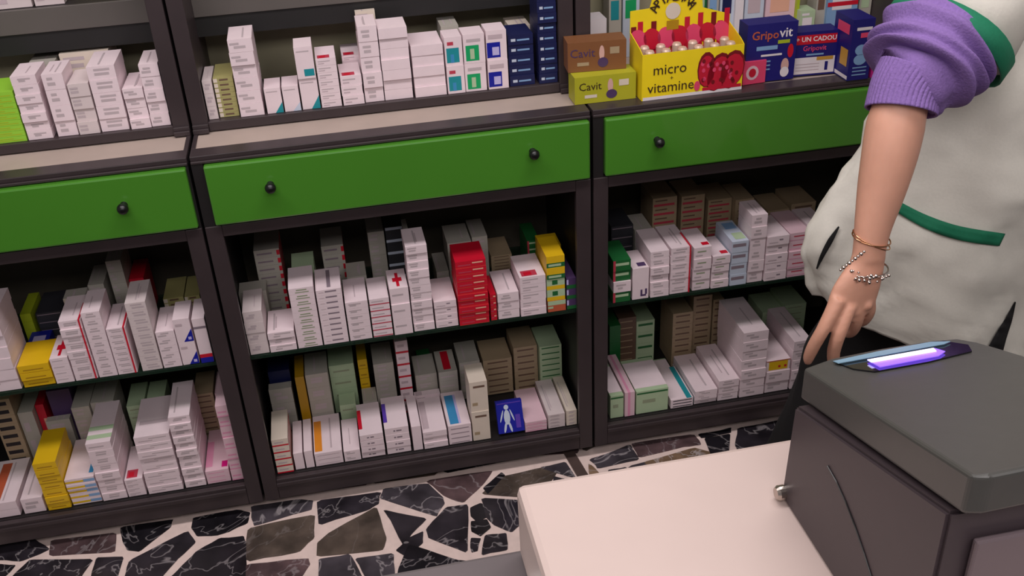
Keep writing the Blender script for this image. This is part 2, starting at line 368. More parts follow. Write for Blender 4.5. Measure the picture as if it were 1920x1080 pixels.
# style: base colour, words for the label, list of printed patches (face, a0, a1, b0, b1, colour) in 0..1 of that face
def txt(seed, col='ink', n=2):
    r = random.Random(seed); L = []
    for k in range(n):
        b = .3 + .32 * k + r.uniform(-.05, .05); a = r.uniform(.06, .3); w = r.uniform(.25, .6)
        L.append(('f', a, min(.94, a + w), b, b + (.16 if k else .2), col))
    if r.random() < .6:
        a = r.uniform(.1, .7); L.append(('t', a, a + .07, .12, .85, 'ink'))
    if r.random() < .6:
        a = r.uniform(.2, .75); L.append(('t', a, a + .05, .2, .7, 'crease'))
    return L
STY = {
 'w': ('white', 'white box', None), 'w2': ('white2', 'off-white box', None), 'plain': ('white', 'plain white box', []),
 'cr': ('cream', 'cream box', None), 'g': ('grey', 'greyish box', None),
 'lime': ('green', 'lime green box', [('f', .1, .9, .25, .4, 'lime'), ('f', .1, .6, .6, .75, 'lime')]),
 'ol': ('olive', 'olive printed box', [('f', .0, .2, .1, .9, 'cream'), ('f', .3, .75, .4, .75, 'brown')]),
 'wr': ('white', 'white box with red marks', [('f', .1, .7, .55, .7, 'ink'), ('f', .1, .4, .25, .38, 'crease'), ('t', .1, .7, .05, .28, 'inkr'), ('t', .2, .5, .08, .22, 'red')]),
 'wrl': ('white', 'red-striped white box', [('f', .0, 1, .06, .22, 'inkr'), ('f', .1, .7, .5, .65, 'ink')]),
 'wre': ('cream', 'white box edged red', [('f', .0, 1, .0, .2, 'red'), ('f', .15, .7, .45, .62, 'ink'), ('r', 0, 1, 0, .35, 'red')]),
 'wrb': ('white', 'white box banded red', [('f', .0, 1, .0, .16, 'red'), ('l', .0, 1, .0, .16, 'red'), ('l', .75, 1, .0, 1, 'red'), ('f', .15, .7, .5, .7, 'crease')]),
 'rside': ('grey', 'white box with red end', [('r', .0, 1, .15, .85, 'red'), ('f', .88, 1, .2, .8, 'red'), ('f', .1, .7, .4, .6, 'inkd')]),
 'brs': ('tan', 'tan box striped red', [('f', .05, .9, .05, .3, 'inkr'), ('f', .1, .6, .6, .75, 'brown')]),
 'wlogo': ('white', 'white box with red emblem', [('f', .1, .7, .5, .62, 'ink'), ('t', .42, .58, .1, .8, 'red'), ('t', .25, .75, .35, .55, 'red')]),
 'wteal': ('white', 'white box with teal corner', [('f', .1, .8, .84, .88, 'ink'), ('ftri', .5, 1, .0, .42, 'teal')]),
 'wtealt': ('white', 'white box with teal patch', [('f', .1, .8, .84, .88, 'ink'), ('f', .4, .95, .08, .3, 'teal')]),
 'wgreytri': ('white', 'white box with grey corner', [('f', .1, .8, .84, .88, 'ink'), ('ftri', .5, 1, .0, .35, 'bluew')]),
 'tealsq': ('white', 'white box with teal square', [('f', .08, .8, .1, .62, 'teal'), ('f', .15, .5, .72, .84, 'inkr'), ('f', .3, .5, .1, .4, 'sky')]),
 'greensq': ('white', 'white box with green square', [('f', .1, .72, .08, .62, 'emerald'), ('f', .3, .5, .14, .5, 'palegreen'), ('f', .15, .8, .74, .84, 'ink')]),
 'bluesq': ('white', 'white box with blue square', [('f', .02, .68, .08, .6, 'blue'), ('f', .28, .62, .16, .44, 'lav'), ('f', .1, .8, .72, .86, 'crease')]),
 'navy': ('navy', 'navy blue box', [('f', .12, .3, .35, .62, 'bluew'), ('f', .36, .85, .38, .55, 'skyl')]),
 'yel': ('yellow', 'yellow box', [('f', .15, .8, .3, .45, 'amber'), ('f', 0, 1, .0, .06, 'amber')]),
 'wye': ('white', 'yellow-and-blue striped box', [('f', 0, .62, .25, .6, 'yellow'), ('f', .62, 1, .2, .7, 'skyl'), ('t', .8, .95, .1, .5, 'sky')]),
 'wgst': ('white', 'white box with green stripes', [('f', .1, .7, .4, .55, 'ink'), ('t', 0, 1, .1, .2, 'palegreen'), ('t', 0, 1, .3, .4, 'palegreen')]),
 'pink': ('pinkw', 'pale pink box', [('f', .1, .8, .35, .5, 'pink'), ('f', 0, 1, .0, .12, 'pink')]),
 'pinkm': ('pinkw', 'pink box with magenta mark', [('f', .1, .8, .35, .5, 'pink'), ('t', .7, .95, .06, .2, 'magenta'), ('t', .0, .3, .1, .7, 'pink')]),
 'bluec': ('white', 'white box with blue corner', [('ftri', .4, 1, .0, .55, 'blue'), ('f', .7, .9, .08, .2, 'lav'), ('f', .1, .5, .7, .8, 'crease')]),
 'redblue': ('white', 'red-and-blue based box', [('f', .0, 1, .12, .2, 'red'), ('f', 0, 1, 0, .12, 'blue'), ('f', .0, 1, .78, .83, 'inkd')]),
 'wink': ('white', 'white box with green print', [('f', .3, .72, .55, .75, 'inkg'), ('f', .25, .8, .2, .36, 'inkg')]),
 'winkp': ('white', 'white box with violet print', [('f', .35, .8, .5, .78, 'inkd'), ('f', .1, .3, .5, .6, 'crease'), ('t', .45, .6, .1, .9, 'inkd')]),
 'wdots': ('white', 'white box with dark dots', [('f', .36, .44, .4, .62, 'inkd'), ('f', .48, .56, .4, .62, 'inkd'), ('f', .6, .68, .4, .62, 'inkd'), ('f', .02, .98, .05, .12, 'crease')]),
 'wdotsr': ('white', 'white box with red patch', [('f', .3, .4, .4, .62, 'inkd'), ('f', .45, .6, .4, .62, 'inkd'), ('t', .0, .16, .2, .8, 'red'), ('f', .02, .98, .05, .12, 'crease')]),
 'wdotsv': ('white', 'white box with violet patch', [('f', .36, .44, .4, .62, 'inkd'), ('f', .48, .7, .4, .62, 'inkd'), ('t', .0, .16, .2, .8, 'violet')]),
 'worange': ('white', 'white box with orange patch', [('t', .03, .3, .05, .85, 'orange'), ('t', .6, .66, .1, .9, 'crease'), ('f', .1, .9, .4, .5, 'crease')]),
 'wskyt': ('white', 'white box with blue patch', [('t', .12, .5, .05, .9, 'sky'), ('t', .5, .6, .05, .9, 'lav'), ('f', .1, .9, .2, .34, 'inkd')]),
 'wol': ('cream', 'white box with olive print', [('f', .2, .85, .8, .87, 'brown'), ('f', .1, .4, .2, .3, 'tan')]),
 'red': ('red', 'red box', [('f', .08, .5, .3, .5, 'inkr'), ('f', .55, .9, .55, .75, 'peach'), ('f', 0, 1, 0, .05, 'rust')]),
 'ygr': ('yellow', 'yellow and green box', [('f', .0, 1, .0, .4, 'dgreen'), ('f', .1, .8, .1, .3, 'palegreen')]),
 'gyw': ('palegreen', 'white box with yellow band', [('f', .0, 1, .0, .35, 'yellow'), ('f', .3, .6, .45, .85, 'dgreen')]),
 'grw': ('dgreen', 'green and white box', [('f', .12, .9, .5, .75, 'palegreen'), ('f', .0, .14, .0, 1, 'inkr')]),
 'orw': ('rust', 'orange and white box', [('f', .0, 1, .6, 1, 'palegreen'), ('f', .0, .3, .3, .5, 'palegreen')]),
 'pgr': ('purple', 'purple and green box', [('f', .0, 1, .0, .35, 'dgreen'), ('f', .0, .2, .4, .9, 'lav')]),
 'pw': ('white', 'white box with purple squiggle', [('f', .5, .85, .08, .14, 'purple'), ('f', .5, .62, .14, .3, 'purple'), ('f', .78, .9, .14, .32, 'purple'), ('t', .4, .9, .1, .3, 'purple')]),
 'wredm': ('white', 'white box with red dash', [('f', .2, .7, .55, .68, 'inkg'), ('f', .1, .5, .2, .32, 'ink'), ('t', .55, .95, .1, .25, 'red')]),
 'bst': ('bluew', 'pale blue barred box', [('f', .05, .85, .5, .78, 'inkd'), ('t', .2, .9, .6, .9, 'skyl'), ('t', .3, .95, .1, .4, 'palegreen')]),
 'wd': ('white', 'white box with dark spot', [('f', .55, .72, .5, .66, 'inkd'), ('f', .1, .5, .25, .36, 'crease')]),
 'prl': ('pinkw', 'white box with red line', [('f', .2, .75, .55, .68, 'inkr'), ('f', .0, .9, .15, .22, 'pink')]),
 'gbig': ('palegreen', 'large pale green box', [('f', .02, .98, .86, .93, 'dgreen'), ('f', .2, .6, .45, .6, 'inkg'), ('t', .0, 1, .1, .9, 'white')]),
 'pstrip': ('pinkw', 'narrow pink and white box', [('f', .3, .55, .0, 1, 'pink'), ('t', .3, .55, .0, 1, 'pink')]),
 'tealb': ('white', 'white box edged teal', [('f', .1, .95, .3, .62, 'dark'), ('r', 0, 1, 0, 1, 'teal'), ('t', .72, .95, .0, 1, 'teal')]),
 'fruit': ('white', 'white box with yellow picture', [('f', .1, .9, .1, .9, 'yellow'), ('f', .5, .6, .3, .5, 'red'), ('f', .75, .85, .3, .5, 'red'), ('f', 0, 1, .92, 1, 'rust')]),
 'wbig': ('white', 'wide white box', [('f', .1, .4, .5, .62, 'ink'), ('t', .05, .3, .1, .9, 'crease')]),
 'wrust': ('white', 'large white box with rust stripe', [('t', .28, .55, .05, .92, 'rust'), ('t', .62, .66, .05, .92, 'crease')]),
 'amb': ('amber', 'narrow amber box', []), 'nav': ('navy', 'navy box', []), 'drk': ('dark', 'dark grey box', [('f', .05, .95, .7, .8, 'inkd')]),
 'pur': ('purple', 'purple box', []), 'brn': ('brown', 'brown box', [('f', .1, .8, .3, .45, 'tan')]), 'dgr': ('dgreen', 'green box', []),
 'gg': ('palegreen', 'grey-green box', [('f', .15, .8, .4, .55, 'inkg')]), 'ggd': ('palegreen', 'dark-barred green box', [('f', .1, .9, .55, .75, 'dgreen')]),
 'blkw': ('dark', 'black and white box', [('f', .0, 1, .78, 1, 'bluew')]), 'slot': ('tan', 'tan box with black bars', [('f', .1, .8, .25, .7, 'black')]),
 'lim2': ('lime', 'yellow-green box', []), 'tanp': ('tan', 'tan box', [('f', .15, .85, .35, .6, 'brown')]),
 'bw': ('blue', 'blue and white box', [('t', .2, .8, .1, .6, 'lav'), ('f', 0, 1, .4, .6, 'lav')]),
 'greyred': ('grey', 'grey box with red stripe', [('t', .3, .7, .1, .95, 'red'), ('f', .1, .8, .4, .5, 'crease')]),
 'crinkle': ('white', 'film-wrapped white box', [('f', .1, .5, .3, .42, 'crease'), ('f', .4, .9, .6, .7, 'ink'), ('t', .1, .9, .3, .4, 'crease')]),
}
def box_bm(bm, w, d, h, style, seed, off=Vector(), idx=None, rnd=0):
    """one carton: origin at its bottom front left corner; idx maps a colour key to a material slot"""
    base, _, pat = STY[style]
    if pat is None: pat = txt(seed)
    fs = bx(bm, off.x, off.x + w, off.y, off.y + d, off.z, off.z + h, idx(base))
    for ip, (fc, a0, a1, b0, b1, col) in enumerate(pat):
        mi = idx(col); e = .0002 + .00012 * ip
        if fc == 'f': P = [(a0 * w, -e, b0 * h), (a1 * w, -e, b0 * h), (a1 * w, -e, b1 * h), (a0 * w, -e, b1 * h)]
        elif fc == 'ftri': P = [(a0 * w, -e, b0 * h), (a1 * w, -e, b0 * h), (a1 * w, -e, b1 * h)]
        elif fc == 't': P = [(a0 * w, b0 * d, h + e), (a1 * w, b0 * d, h + e), (a1 * w, b1 * d, h + e), (a0 * w, b1 * d, h + e)]
        elif fc == 'r': P = [(w + e, a0 * d, b0 * h), (w + e, a1 * d, b0 * h), (w + e, a1 * d, b1 * h), (w + e, a0 * d, b1 * h)]
        else: P = [(-e, a1 * d, b0 * h), (-e, a0 * d, b0 * h), (-e, a0 * d, b1 * h), (-e, a1 * d, b1 * h)]
        quad(bm, [Vector(p) + off for p in P], mi)
# each stack: kind 'B' (u0, u1 at its foot, v of the top front edge) or 'F' (u0, u1 at its top front edge), n boxes, style(s) bottom to top, front y, depth
# S(kind, u0, u1, v, n, styles, y, d, zbase)
SH = {
 'upper left shelf': (ZU, [
  ('B', -8, 52, 175, 9, 'lime', .145, .10), ('B', 54, 101, 143, 7, 'w', .145, .09), ('B', 110, 149, 139, 4, 'w', .145, .09), ('B', 151, 190, 157, 4, 'w2', .145, .10),
  ('B', 192, 244, 125, 5, 'w', .145, .11), ('B', 247, 285, 166, 4, 'w', .145, .11), ('B', 286, 322, 120, 5, 'w', .145, .10),
  ('F', 108, 204, 101, 3, 'cr', .265, .10), ('F', 232, 294, 84, 4, 'g', .27, .10), ('F', 0, 50, 112, 4, 'drk', .26, .1), ('F', 52, 104, 118, 4, 'g', .26, .1)]),
 'upper middle shelf': (ZU, [
  ('B', 389, 411, 152, 3, 'w2', .15, .10), ('B', 413, 450, 146, 8, 'ol', .155, .1), ('B', 452, 497, 73, 6, 'w', .145, .10), ('B', 502, 533, 166, 1, 'wteal', .145, .07),
  ('B', 535, 566, 162, 1, 'wgreytri', .145, .07), ('B', 568, 602, 88, 2, ('wteal', 'wtealt'), .145, .07), ('B', 604, 642, 110, 7, 'wr', .145, .09), ('B', 644, 684, 143, 3, 'wr', .145, .09),
  ('B', 686, 722, 49, 5, 'w', .145, .09), ('B', 723, 776, 52, 7, 'plain', .145, .08), ('B', 779, 838, 85, 5, 'plain', .145, .10), ('B', 840, 873, 70, 2, 'tealsq', .145, .06),
  ('B', 874, 914, 64, 2, 'greensq', .145, .06), ('B', 916, 954, 57, 2, 'bluesq', .145, .06), ('B', 956, 1003, 65, 5, 'navy', .15, .08), ('B', 1011, 1046, -16, 9, 'navy', .145, .08),
  ('F', 640, 676, 105, 6, 'wr', .245, .09), ('F', 663, 703, 22, 7, 'cr', .25, .08), ('F', 985, 1007, -10, 4, 'w', .26, .09), ('F', 826, 860, 50, 4, 'g', .23, .08), ('F', 955, 1000, 50, 3, 'cr', .24, .08)]),
 'left glass shelf': (ZM, [
  ('B', -24, 42, 594, 7, 'w', .02, .14), ('B', 46, 105, 684, 3, 'yel', .02, .10), ('B', 107, 141, 672, 4, 'wlogo', .02, .10), ('B', 143, 185, 603, 8, 'w', .02, .11),
  ('B', 187, 222, 586, 9, 'w', .02, .10), ('B', 223, 259, 616, 8, 'w', .02, .11), ('B', 268, 306, 568, 9, 'w2', .02, .10), ('B', 308, 343, 622, 5, 'w', .02, .11),
  ('B', 344, 375, 599, 2, 'bluec', .02, .08), ('B', 378, 402, 598, 1, 'redblue', .018, .09),
  ('F', 36, 58, 590, 4, 'lim2', .2, .1), ('F', 60, 112, 600, 4, 'drk', .17, .1), ('F', 50, 92, 645, 3, 'bw', .14, .06), ('F', 117, 160, 560, 6, 'g', .17, .1), ('F', 163, 195, 535, 7, 'g', .22, .1), ('F', 196, 231, 490, 6, 'g', .23, .1),
  ('F', 236, 270, 524, 5, 'red', .25, .1), ('F', 305, 345, 560, 6, 'ol', .2, .1), ('F', 345, 375, 556, 6, 'ol', .2, .1)]),
 'left bottom shelf': (ZB, [
  ('B', -30, 40, 945, 2, 'wrust', .02, .15), ('B', 47, 88, 935, 1, 'w', .02, .1), ('B', 92, 135, 868, 7, 'yel', .018, .10), ('B', 137, 192, 897, 5, 'wye', .02, .13),
  ('B', 194, 240, 832, 8, ('w', 'w', 'w', 'w', 'w', 'w', 'w', 'wgst'), .02, .14), ('B', 242, 276, 899, 4, 'wr', .02, .1), ('B', 280, 345, 818, 8, 'crinkle', .02, .12), ('B', 349, 388, 782, 11, 'w', .02, .11),
  ('B', 390, 434, 882, 3, 'pinkm', .02, .13), ('B', 436, 459, 760, 7, 'pink', .02, .11),
  ('F', -25, 22, 752, 9, 'slot', .19, .10), ('F', 28, 62, 775, 1, 'g', .2, .1), ('F', 64, 82, 760, 1, 'red', .22, .1), ('F', 84, 130, 735, 2, 'pur', .22, .1), ('F', 84, 132, 790, 3, 'g', .195, .02), ('F', 132, 168, 765, 5, 'g', .18, .1), ('F', 168, 214, 755, 6, 'g', .19, .1),
  ('F', 236, 270, 762, 6, 'gg', .19, .1), ('F', 272, 308, 758, 6, 'gg', .19, .1), ('F', 362, 400, 740, 9, 'tanp', .19, .1), ('F', 402, 416, 738, 7, 'pink', .19, .1)]),
 'middle glass shelf': (ZM, [
  ('B', 470, 506, 585, 4, 'w2', .02, .10), ('B', 508, 558, 622, 3, 'w', .02, .10), ('B', 560, 606, 540, 10, 'wink', .02, .10), ('B', 608, 655, 543, 10, 'winkp', .02, .10),
  ('B', 657, 699, 566, 6, 'w', .02, .11), ('B', 701, 738, 560, 6, 'wrl', .02, .10), ('B', 740, 775, 541, 3, 'wlogo', .02, .09), ('B', 777, 816, 461, 11, 'w', .02, .09),
  ('B', 818, 860, 565, 4, 'wd', .02, .11), ('B', 863, 919, 490, 10, 'red', .0145, .09), ('B', 921, 933, 552, 4, 'red', .02, .09), ('B', 935, 975, 548, 3, 'w', .02, .11),
  ('B', 977, 1025, 518, 5, 'wr', .02, .11), ('B', 1027, 1061, 480, 5, ('orw', 'gyw', 'gyw', 'ygr', 'ygr'), .02, .10), ('B', 1063, 1081, 522, 3, 'pgr', .02, .10),
  ('F', 446, 500, 550, 4, 'g', .14, .08), ('F', 474, 524, 470, 8, 'rside', .20, .1), ('F', 601, 644, 462, 6, 'rside', .23, .1), ('F', 688, 720, 436, 5, 'g', .24, .1), ('F', 721, 756, 427, 5, 'blkw', .24, .1),
  ('F', 758, 768, 440, 5, 'g', .15, .1), ('F', 838, 884, 456, 5, 'g', .2, .1), ('F', 884, 914, 445, 5, 'g', .22, .1), ('F', 920, 960, 480, 5, 'tanp', .25, .1), ('F', 988, 1012, 452, 5, 'grw', .22, .1), ('F', 1013, 1052, 462, 5, 'ygr', .15, .08),
  ('F', 546, 590, 508, 5, 'gg', .15, .09), ('F', 650, 688, 520, 5, 'g', .15, .09), ('F', 818, 842, 510, 4, 'g', .18, .1)]),
 'middle bottom shelf': (ZB, [
  ('B', 521, 552, 824, 5, 'wre', .0155, .09), ('B', 555, 573, 850, 1, 'plain', .02, .1), ('B', 575, 591, 846, 1, 'plain', .02, .1), ('B', 593, 645, 848, 3, 'worange', .02, .12),
  ('B', 647, 678, 845, 2, 'w', .02, .10), ('B', 680, 724, 815, 4, 'wdotsr', .02, .10), ('B', 727, 772, 803, 4, 'wdotsv', .02, .10), ('B', 776, 794, 800, 1, 'plain', .02, .10),
  ('B', 796, 841, 808, 3, 'wbig', .02, .12), ('B', 843, 886, 797, 4, 'wskyt', .02, .11), ('B', 888, 921, 717, 2, 'wol', .02, .08),
  ('B', 985, 1026, 790, 3, 'pink', .02, .11), ('B', 1028, 1060, 777, 4, 'w2', .02, .12), ('B', 1062, 1082, 770, 4, 'cr', .02, .12),
  ('F', 531, 562, 808, 1, 'w2', .11, .06), ('F', 501, 543, 698, 2, 'nav', .22, .1), ('F', 503, 548, 731, 3, 'g', .185, .03), ('F', 552, 570, 708, 1, 'amb', .15, .1), ('F', 571, 615, 703, 4, 'g', .18, .1), ('F', 616, 665, 697, 4, 'gg', .2, .1),
  ('F', 636, 668, 760, 2, 'gg', .14, .05), ('F', 671, 690, 690, 5, 'yel', .2, .1), ('F', 691, 738, 684, 5, 'g', .2, .1), ('F', 739, 775, 640, 6, 'wrb', .18, .1), ('F', 680, 716, 753, 3, 'g', .14, .06), ('F', 776, 822, 715, 4, 'g', .16, .1), ('F', 786, 812, 690, 3, 'dgr', .27, .09),
  ('F', 822, 858, 698, 4, 'greyred', .17, .1), ('F', 860, 900, 680, 5, 'g', .2, .1), ('F', 905, 960, 676, 6, 'tanp', .2, .1), ('F', 962, 1008, 652, 7, 'tanp', .2, .1), ('F', 1010, 1053, 650, 8, 'ggd', .18, .1), ('F', 1055, 1078, 640, 7, 'tanp', .22, .1),
  ('F', 846, 858, 770, 2, 'g', .17, .05), ('F', 770, 826, 743, 3, 'wbig', .13, .02)]),
 'right glass shelf': (ZM, [
  ('B', 1149, 1182, 488, 4, ('grw', 'w', 'grw', 'grw'), .018, .10), ('B', 1185, 1216, 503, 1, 'pw', .02, .09), ('B', 1218, 1253, 472, 6, 'w', .02, .12), ('B', 1255, 1293, 465, 6, 'w', .02, .12),
  ('B', 1297, 1330, 464, 4, 'wredm', .02, .10), ('B', 1332, 1365, 479, 4, 'wredm', .02, .10), ('B', 1367, 1398, 452, 4, 'bst', .02, .11), ('B', 1400, 1429, 403, 6, 'w', .02, .08),
  ('B', 1431, 1472, 442, 5, 'wd', .02, .11), ('B', 1474, 1512, 437, 5, 'prl', .02, .12), ('B', 1514, 1550, 430, 5, 'w', .02, .12),
  ('F', 1146, 1188, 425, 4, 'drk', .2, .1), ('F', 1190, 1224, 432, 4, 'g', .19, .09), ('F', 1224, 1270, 372, 6, 'brs', .24, .1), ('F', 1278, 1322, 368, 6, 'brs', .24, .1), ('F', 1328, 1374, 375, 6, 'brs', .24, .1), ('F', 1378, 1414, 375, 6, 'tanp', .22, .1),
  ('F', 1440, 1480, 395, 5, 'tanp', .2, .1), ('F', 1484, 1530, 382, 5, 'tanp', .2, .1)]),
 'right bottom shelf': (ZB, [
  ('B', 1144, 1169, 742, 1, 'gbig', .02, .11), ('B', 1171, 1190, 736, 1, 'pstrip', .018, .16), ('B', 1192, 1252, 731, 1, 'gbig', .02, .11), ('B', 1257, 1299, 748, 3, 'tealb', .02, .20),
  ('B', 1301, 1343, 731, 3, 'w', .02, .13), ('B', 1345, 1383, 712, 3, 'w', .02, .13), ('B', 1385, 1431, 623, 7, 'w', .02, .13), ('B', 1433, 1477, 676, 3, ('w', 'w', 'fruit'), .02, .12), ('B', 1480, 1512, 640, 5, 'w', .02, .13),
  ('F', 1178, 1258, 700, 2, 'gbig', .135, .05), ('F', 1143, 1164, 612, 3, 'dgr', .2, .1), ('F', 1165, 1199, 607, 8, 'brn', .2, .1), ('F', 1201, 1236, 616, 4, 'ggd', .19, .1),
  ('F', 1262, 1300, 588, 9, 'tanp', .2, .1), ('F', 1301, 1336, 556, 10, 'tanp', .22, .1), ('F', 1338, 1358, 562, 9, 'tanp', .22, .1), ('F', 1430, 1470, 585, 7, 'gg', .21, .1), ('F', 1472, 1512, 572, 7, 'gg', .21, .1), ('F', 1186, 1238, 672, 3, 'w2', .19, .0005)]),
}
ORD = ['first', 'second', 'third', 'fourth', 'fifth', 'sixth', 'seventh', 'eighth', 'ninth', 'tenth', 'eleventh', 'twelfth', 'thirteenth', 'fourteenth', 'fifteenth', 'sixteenth', 'seventeenth', 'eighteenth', 'nineteenth', 'twentieth']
ALL = []; sid = 0; TOPS = {}
for shelf, (zb, stacks) in SH.items():
    zoff = .0008
    rows = {'B': [], 'F': []}
    for S in stacks:
        kind, u0, u1, v, n, sty, y, d = S
        if zb == ZB and kind == 'B' and .09 <= d < .2: d *= 1.3
        if zb == ZB and kind == 'F' and .1 < y < .17: y = .17
        d = min(d, YB - .014 - y)
        if d < .004: continue
        if kind == 'B':
            x0 = solve_x(u0, y, zb); x1 = solve_x(u1, y, zb); zt = solve_z(v, (x0 + x1) / 2, y)
        else:
            a = bk(u0, v, y=y); b = bk(u1, v, y=y); x0, x1, zt = a.x, b.x, (a.z + bk((u0 + u1) / 2, v, y=y).z) / 2
        # keep clear of the cabinet sides
        bay = math.floor((x0 + x1) / 2 / CW); wall = .0225 if zb != ZU else .038
        if x0 + x1 < 0 and bay < -1: continue
        x0 = max(x0, bay * CW + wall); x1 = min(x1, (bay + 1) * CW - wall)
        zt = min(zt, 1.3 if zb == ZU else .435 if zb == ZB else ZD - .036)
        if zb == ZU and zt > 1.108: d = min(d, .266 - y)
        if x1 - x0 < .008 or zt - zb < .012: continue
        rows[kind].append([x0, x1, zb, zt, n, sty, y, d, S])
    # no two stacks share space: trim the sides or the depth where they meet
    AL = [(kd, q) for kd in 'BF' for q in rows[kd]]
    for ia in range(len(AL)):
        for ib in range(ia + 1, len(AL)):
            a, b = AL[ia][1], AL[ib][1]
            if a[0] > b[0]: a, b = b, a
            if b[0] >= a[1] - .0002: continue
            f_, k_ = (a, b) if a[6] <= b[6] else (b, a)
            if k_[6] >= f_[6] + f_[7] + .006: continue
            ov_ = min(a[1], b[1]) - b[0]
            if k_[6] - f_[6] > .03: f_[7] = min(f_[7], k_[6] - f_[6] - .007)
            elif ov_ < .5 * min(a[1] - a[0], b[1] - b[0]): m_ = b[0] + ov_ / 2; a[1] = m_ - .0004; b[0] = m_ + .0004
            else: k_[6] = f_[6] + f_[7] + .007; k_[7] = min(k_[7], YB - .014 - k_[6])
    for kind in 'BF': rows[kind] = sorted([q for q in rows[kind] if q[7] > .01 and q[1] - q[0] > .006], key=lambda q: q[0])
    for kind in 'BF':
        for k, (x0, x1, zb_, zt, n, sty, y, d, S) in enumerate(rows[kind]):
            sid += 1; TOPS[(shelf, kind, k)] = (x0, x1, zb_, zt, y, d)
            h = (zt - zb_) / n; w = x1 - x0
            area_ = w * h * (1 if kind == 'B' else .35)
            for i in range(n):
                st = sty if isinstance(sty, str) else sty[i]
                pos = 'single' if n == 1 else 'topmost' if i == n - 1 else 'bottom' if i == 0 else 'middle' if n == 3 else ORD[n - 1 - i] + ' from top'
                row = 'front' if kind == 'B' else 'rear'
                lab = f"{STY[st][1]}, {pos}, {ORD[k]} {row} stack from left, {shelf}"
                ALL.append(dict(area=area_, sid=sid, i=i, x=x0, y=y, z=zb_ + zoff + i * h, w=w, d=d, h=h, st=st, lab=lab, shelf=shelf, kind=kind, n=n))
ALL.sort(key=lambda r: -r['area'])
IND = ALL[:300]; REST = ALL[300:]
IND.sort(key=lambda r: (r['sid'], r['i']))
protos = {}
for r in IND:
    key = (r['sid'], r['st'])
    rr = random.Random(r['sid'] * 101 + r['i'])
    w = r['w'] - .0012
    if key not in protos:
        keys = []
        def idx(k, keys=keys):
            if k not in keys: keys.append(k)
            return keys.index(k)
        bm = bmesh.new(); box_bm(bm, w, r['d'], r['h'] - .0004, r['st'], r['sid'], idx=idx)
        for v in bm.verts: v.co.x -= w / 2; v.co.y -= r['d'] / 2
        o = newobj('medicine_box', bm, [cm(k) for k in keys]); protos[key] = o
    else:
        o = protos[key].copy(); COL.objects.link(o)
    j = .0012 if r['n'] > 1 else 0
    o.location = (r['x'] + .0006 + w / 2 + rr.uniform(-j, j) * .4, r['y'] + r['d'] / 2 + rr.uniform(-j, j) * 2.5, r['z'])
    o.rotation_euler = (0, 0, rr.uniform(-.5, .5) * math.radians(1.0 if r['n'] > 1 else .2))
    tag(o, r['lab'], 'medicine box', 'medicine boxes on the ' + r['shelf'])
keys = []
def idx(k):
    if k not in keys: keys.append(k)
    return keys.index(k)
bm = bmesh.new()
for r in REST:
    box_bm(bm, r['w'] - .0012, r['d'], r['h'] - .0004, r['st'], r['sid'], off=Vector((r['x'] + .0006, r['y'], r['z'])), idx=idx)
tag(newobj('medicine_boxes', bm, [cm(k) for k in keys]), 'many small thin medicine boxes filling the gaps and rear rows of the shelves', 'medicine boxes', kind='stuff')
print('boxes', len(ALL), 'stacks', sid)

# ------------------------------------------------------------------ cartons on the right worktop
ZC = ZL + .0035
def flat(bm, pts, mi): quad(bm, pts, mi) if len(pts) == 4 else bm.faces.new([bm.verts.new(p) for p in pts]).__setattr__('material_index', mi)
def disc(bm, cx, cz, rx, rz_, y, mi, n=14, tilt=0):
    vs = []
    for k in range(n):
        a = 2 * math.pi * k / n; px_, pz_ = rx * math.cos(a), rz_ * math.sin(a)
        vs.append(bm.verts.new((cx + px_ * math.cos(tilt) - pz_ * math.sin(tilt), y, cz + px_ * math.sin(tilt) + pz_ * math.cos(tilt))))
    f = bm.faces.new(vs); f.material_index = mi
    f.normal_update()
    if f.normal.y > 0: f.normal_flip()
def R4(bm, x0, x1, z0, z1, y, mi): quad(bm, [(x0, y, z0), (x1, y, z0), (x1, y, z1), (x0, y, z1)], mi)
def base_pts(a, b, z=None):
    p = bk(*a, z=z or ZC); q = bk(*b, z=z or ZC); d = q - p
    return p, d.length, math.atan2(d.y, d.x)
def carton(name, a, b, vtop, depth, mats, label, cat, z=None, draw=None, group=None):
    p, w, rz = base_pts(a, b, z)
    zt = solve_z(vtop, p.x, p.y); h = zt - p.z
    bm = bmesh.new(); bx(bm, 0, w, 0, depth, 0, h)
    if draw: draw(bm, w, depth, h)
    o = newobj(name, bm, mats); o.location = p; o.rotation_euler = (0, 0, rz)
    tag(o, label, cat, group); return o, w, h
T = lambda x, z, y=-.0006: Matrix.Translation((x, y, z)) @ Matrix.Rotation(math.pi / 2, 4, 'X')
def K(*ks): return [cm(k) for k in ks]
C_.update(cav=(176, 172, 40), cavb=(128, 82, 50), brightyel=(244, 214, 26), rasp=(196, 20, 50), raspd=(120, 10, 24), raspl=(226, 70, 110), navyb=(28, 24, 110), gold=(200, 150, 60), skin2=(215, 170, 160), mag2=(190, 30, 130), brownk=(60, 40, 24), whitep=(232, 222, 226))
def dcav(bm, w, d, h):
    add_text(bm, 'Cavit', h * .40, T(w * .25, h * .62), 1)
    R4(bm, w * .16, w * .36, h * .2, h * .32, -.0005, 2)
    disc(bm, w * .58, h * .6, w * .045, h * .26, -.0005, 3); disc(bm, w * .60, h * .28, w * .09, h * .17, -.0006, 4)
    R4(bm, w * .72, w * .88, h * .55, h * .78, -.0005, 2)
o, w_, h_ = carton('medicine_carton', (1078, 197), (1192, 184), 147, .055, K('cav', 'brownk', 'cream', 'skin2', 'purple'), 'olive yellow carton at worktop edge, under the brown carton', 'carton', draw=dcav)
ztop_c = ZC + h_ + .0008
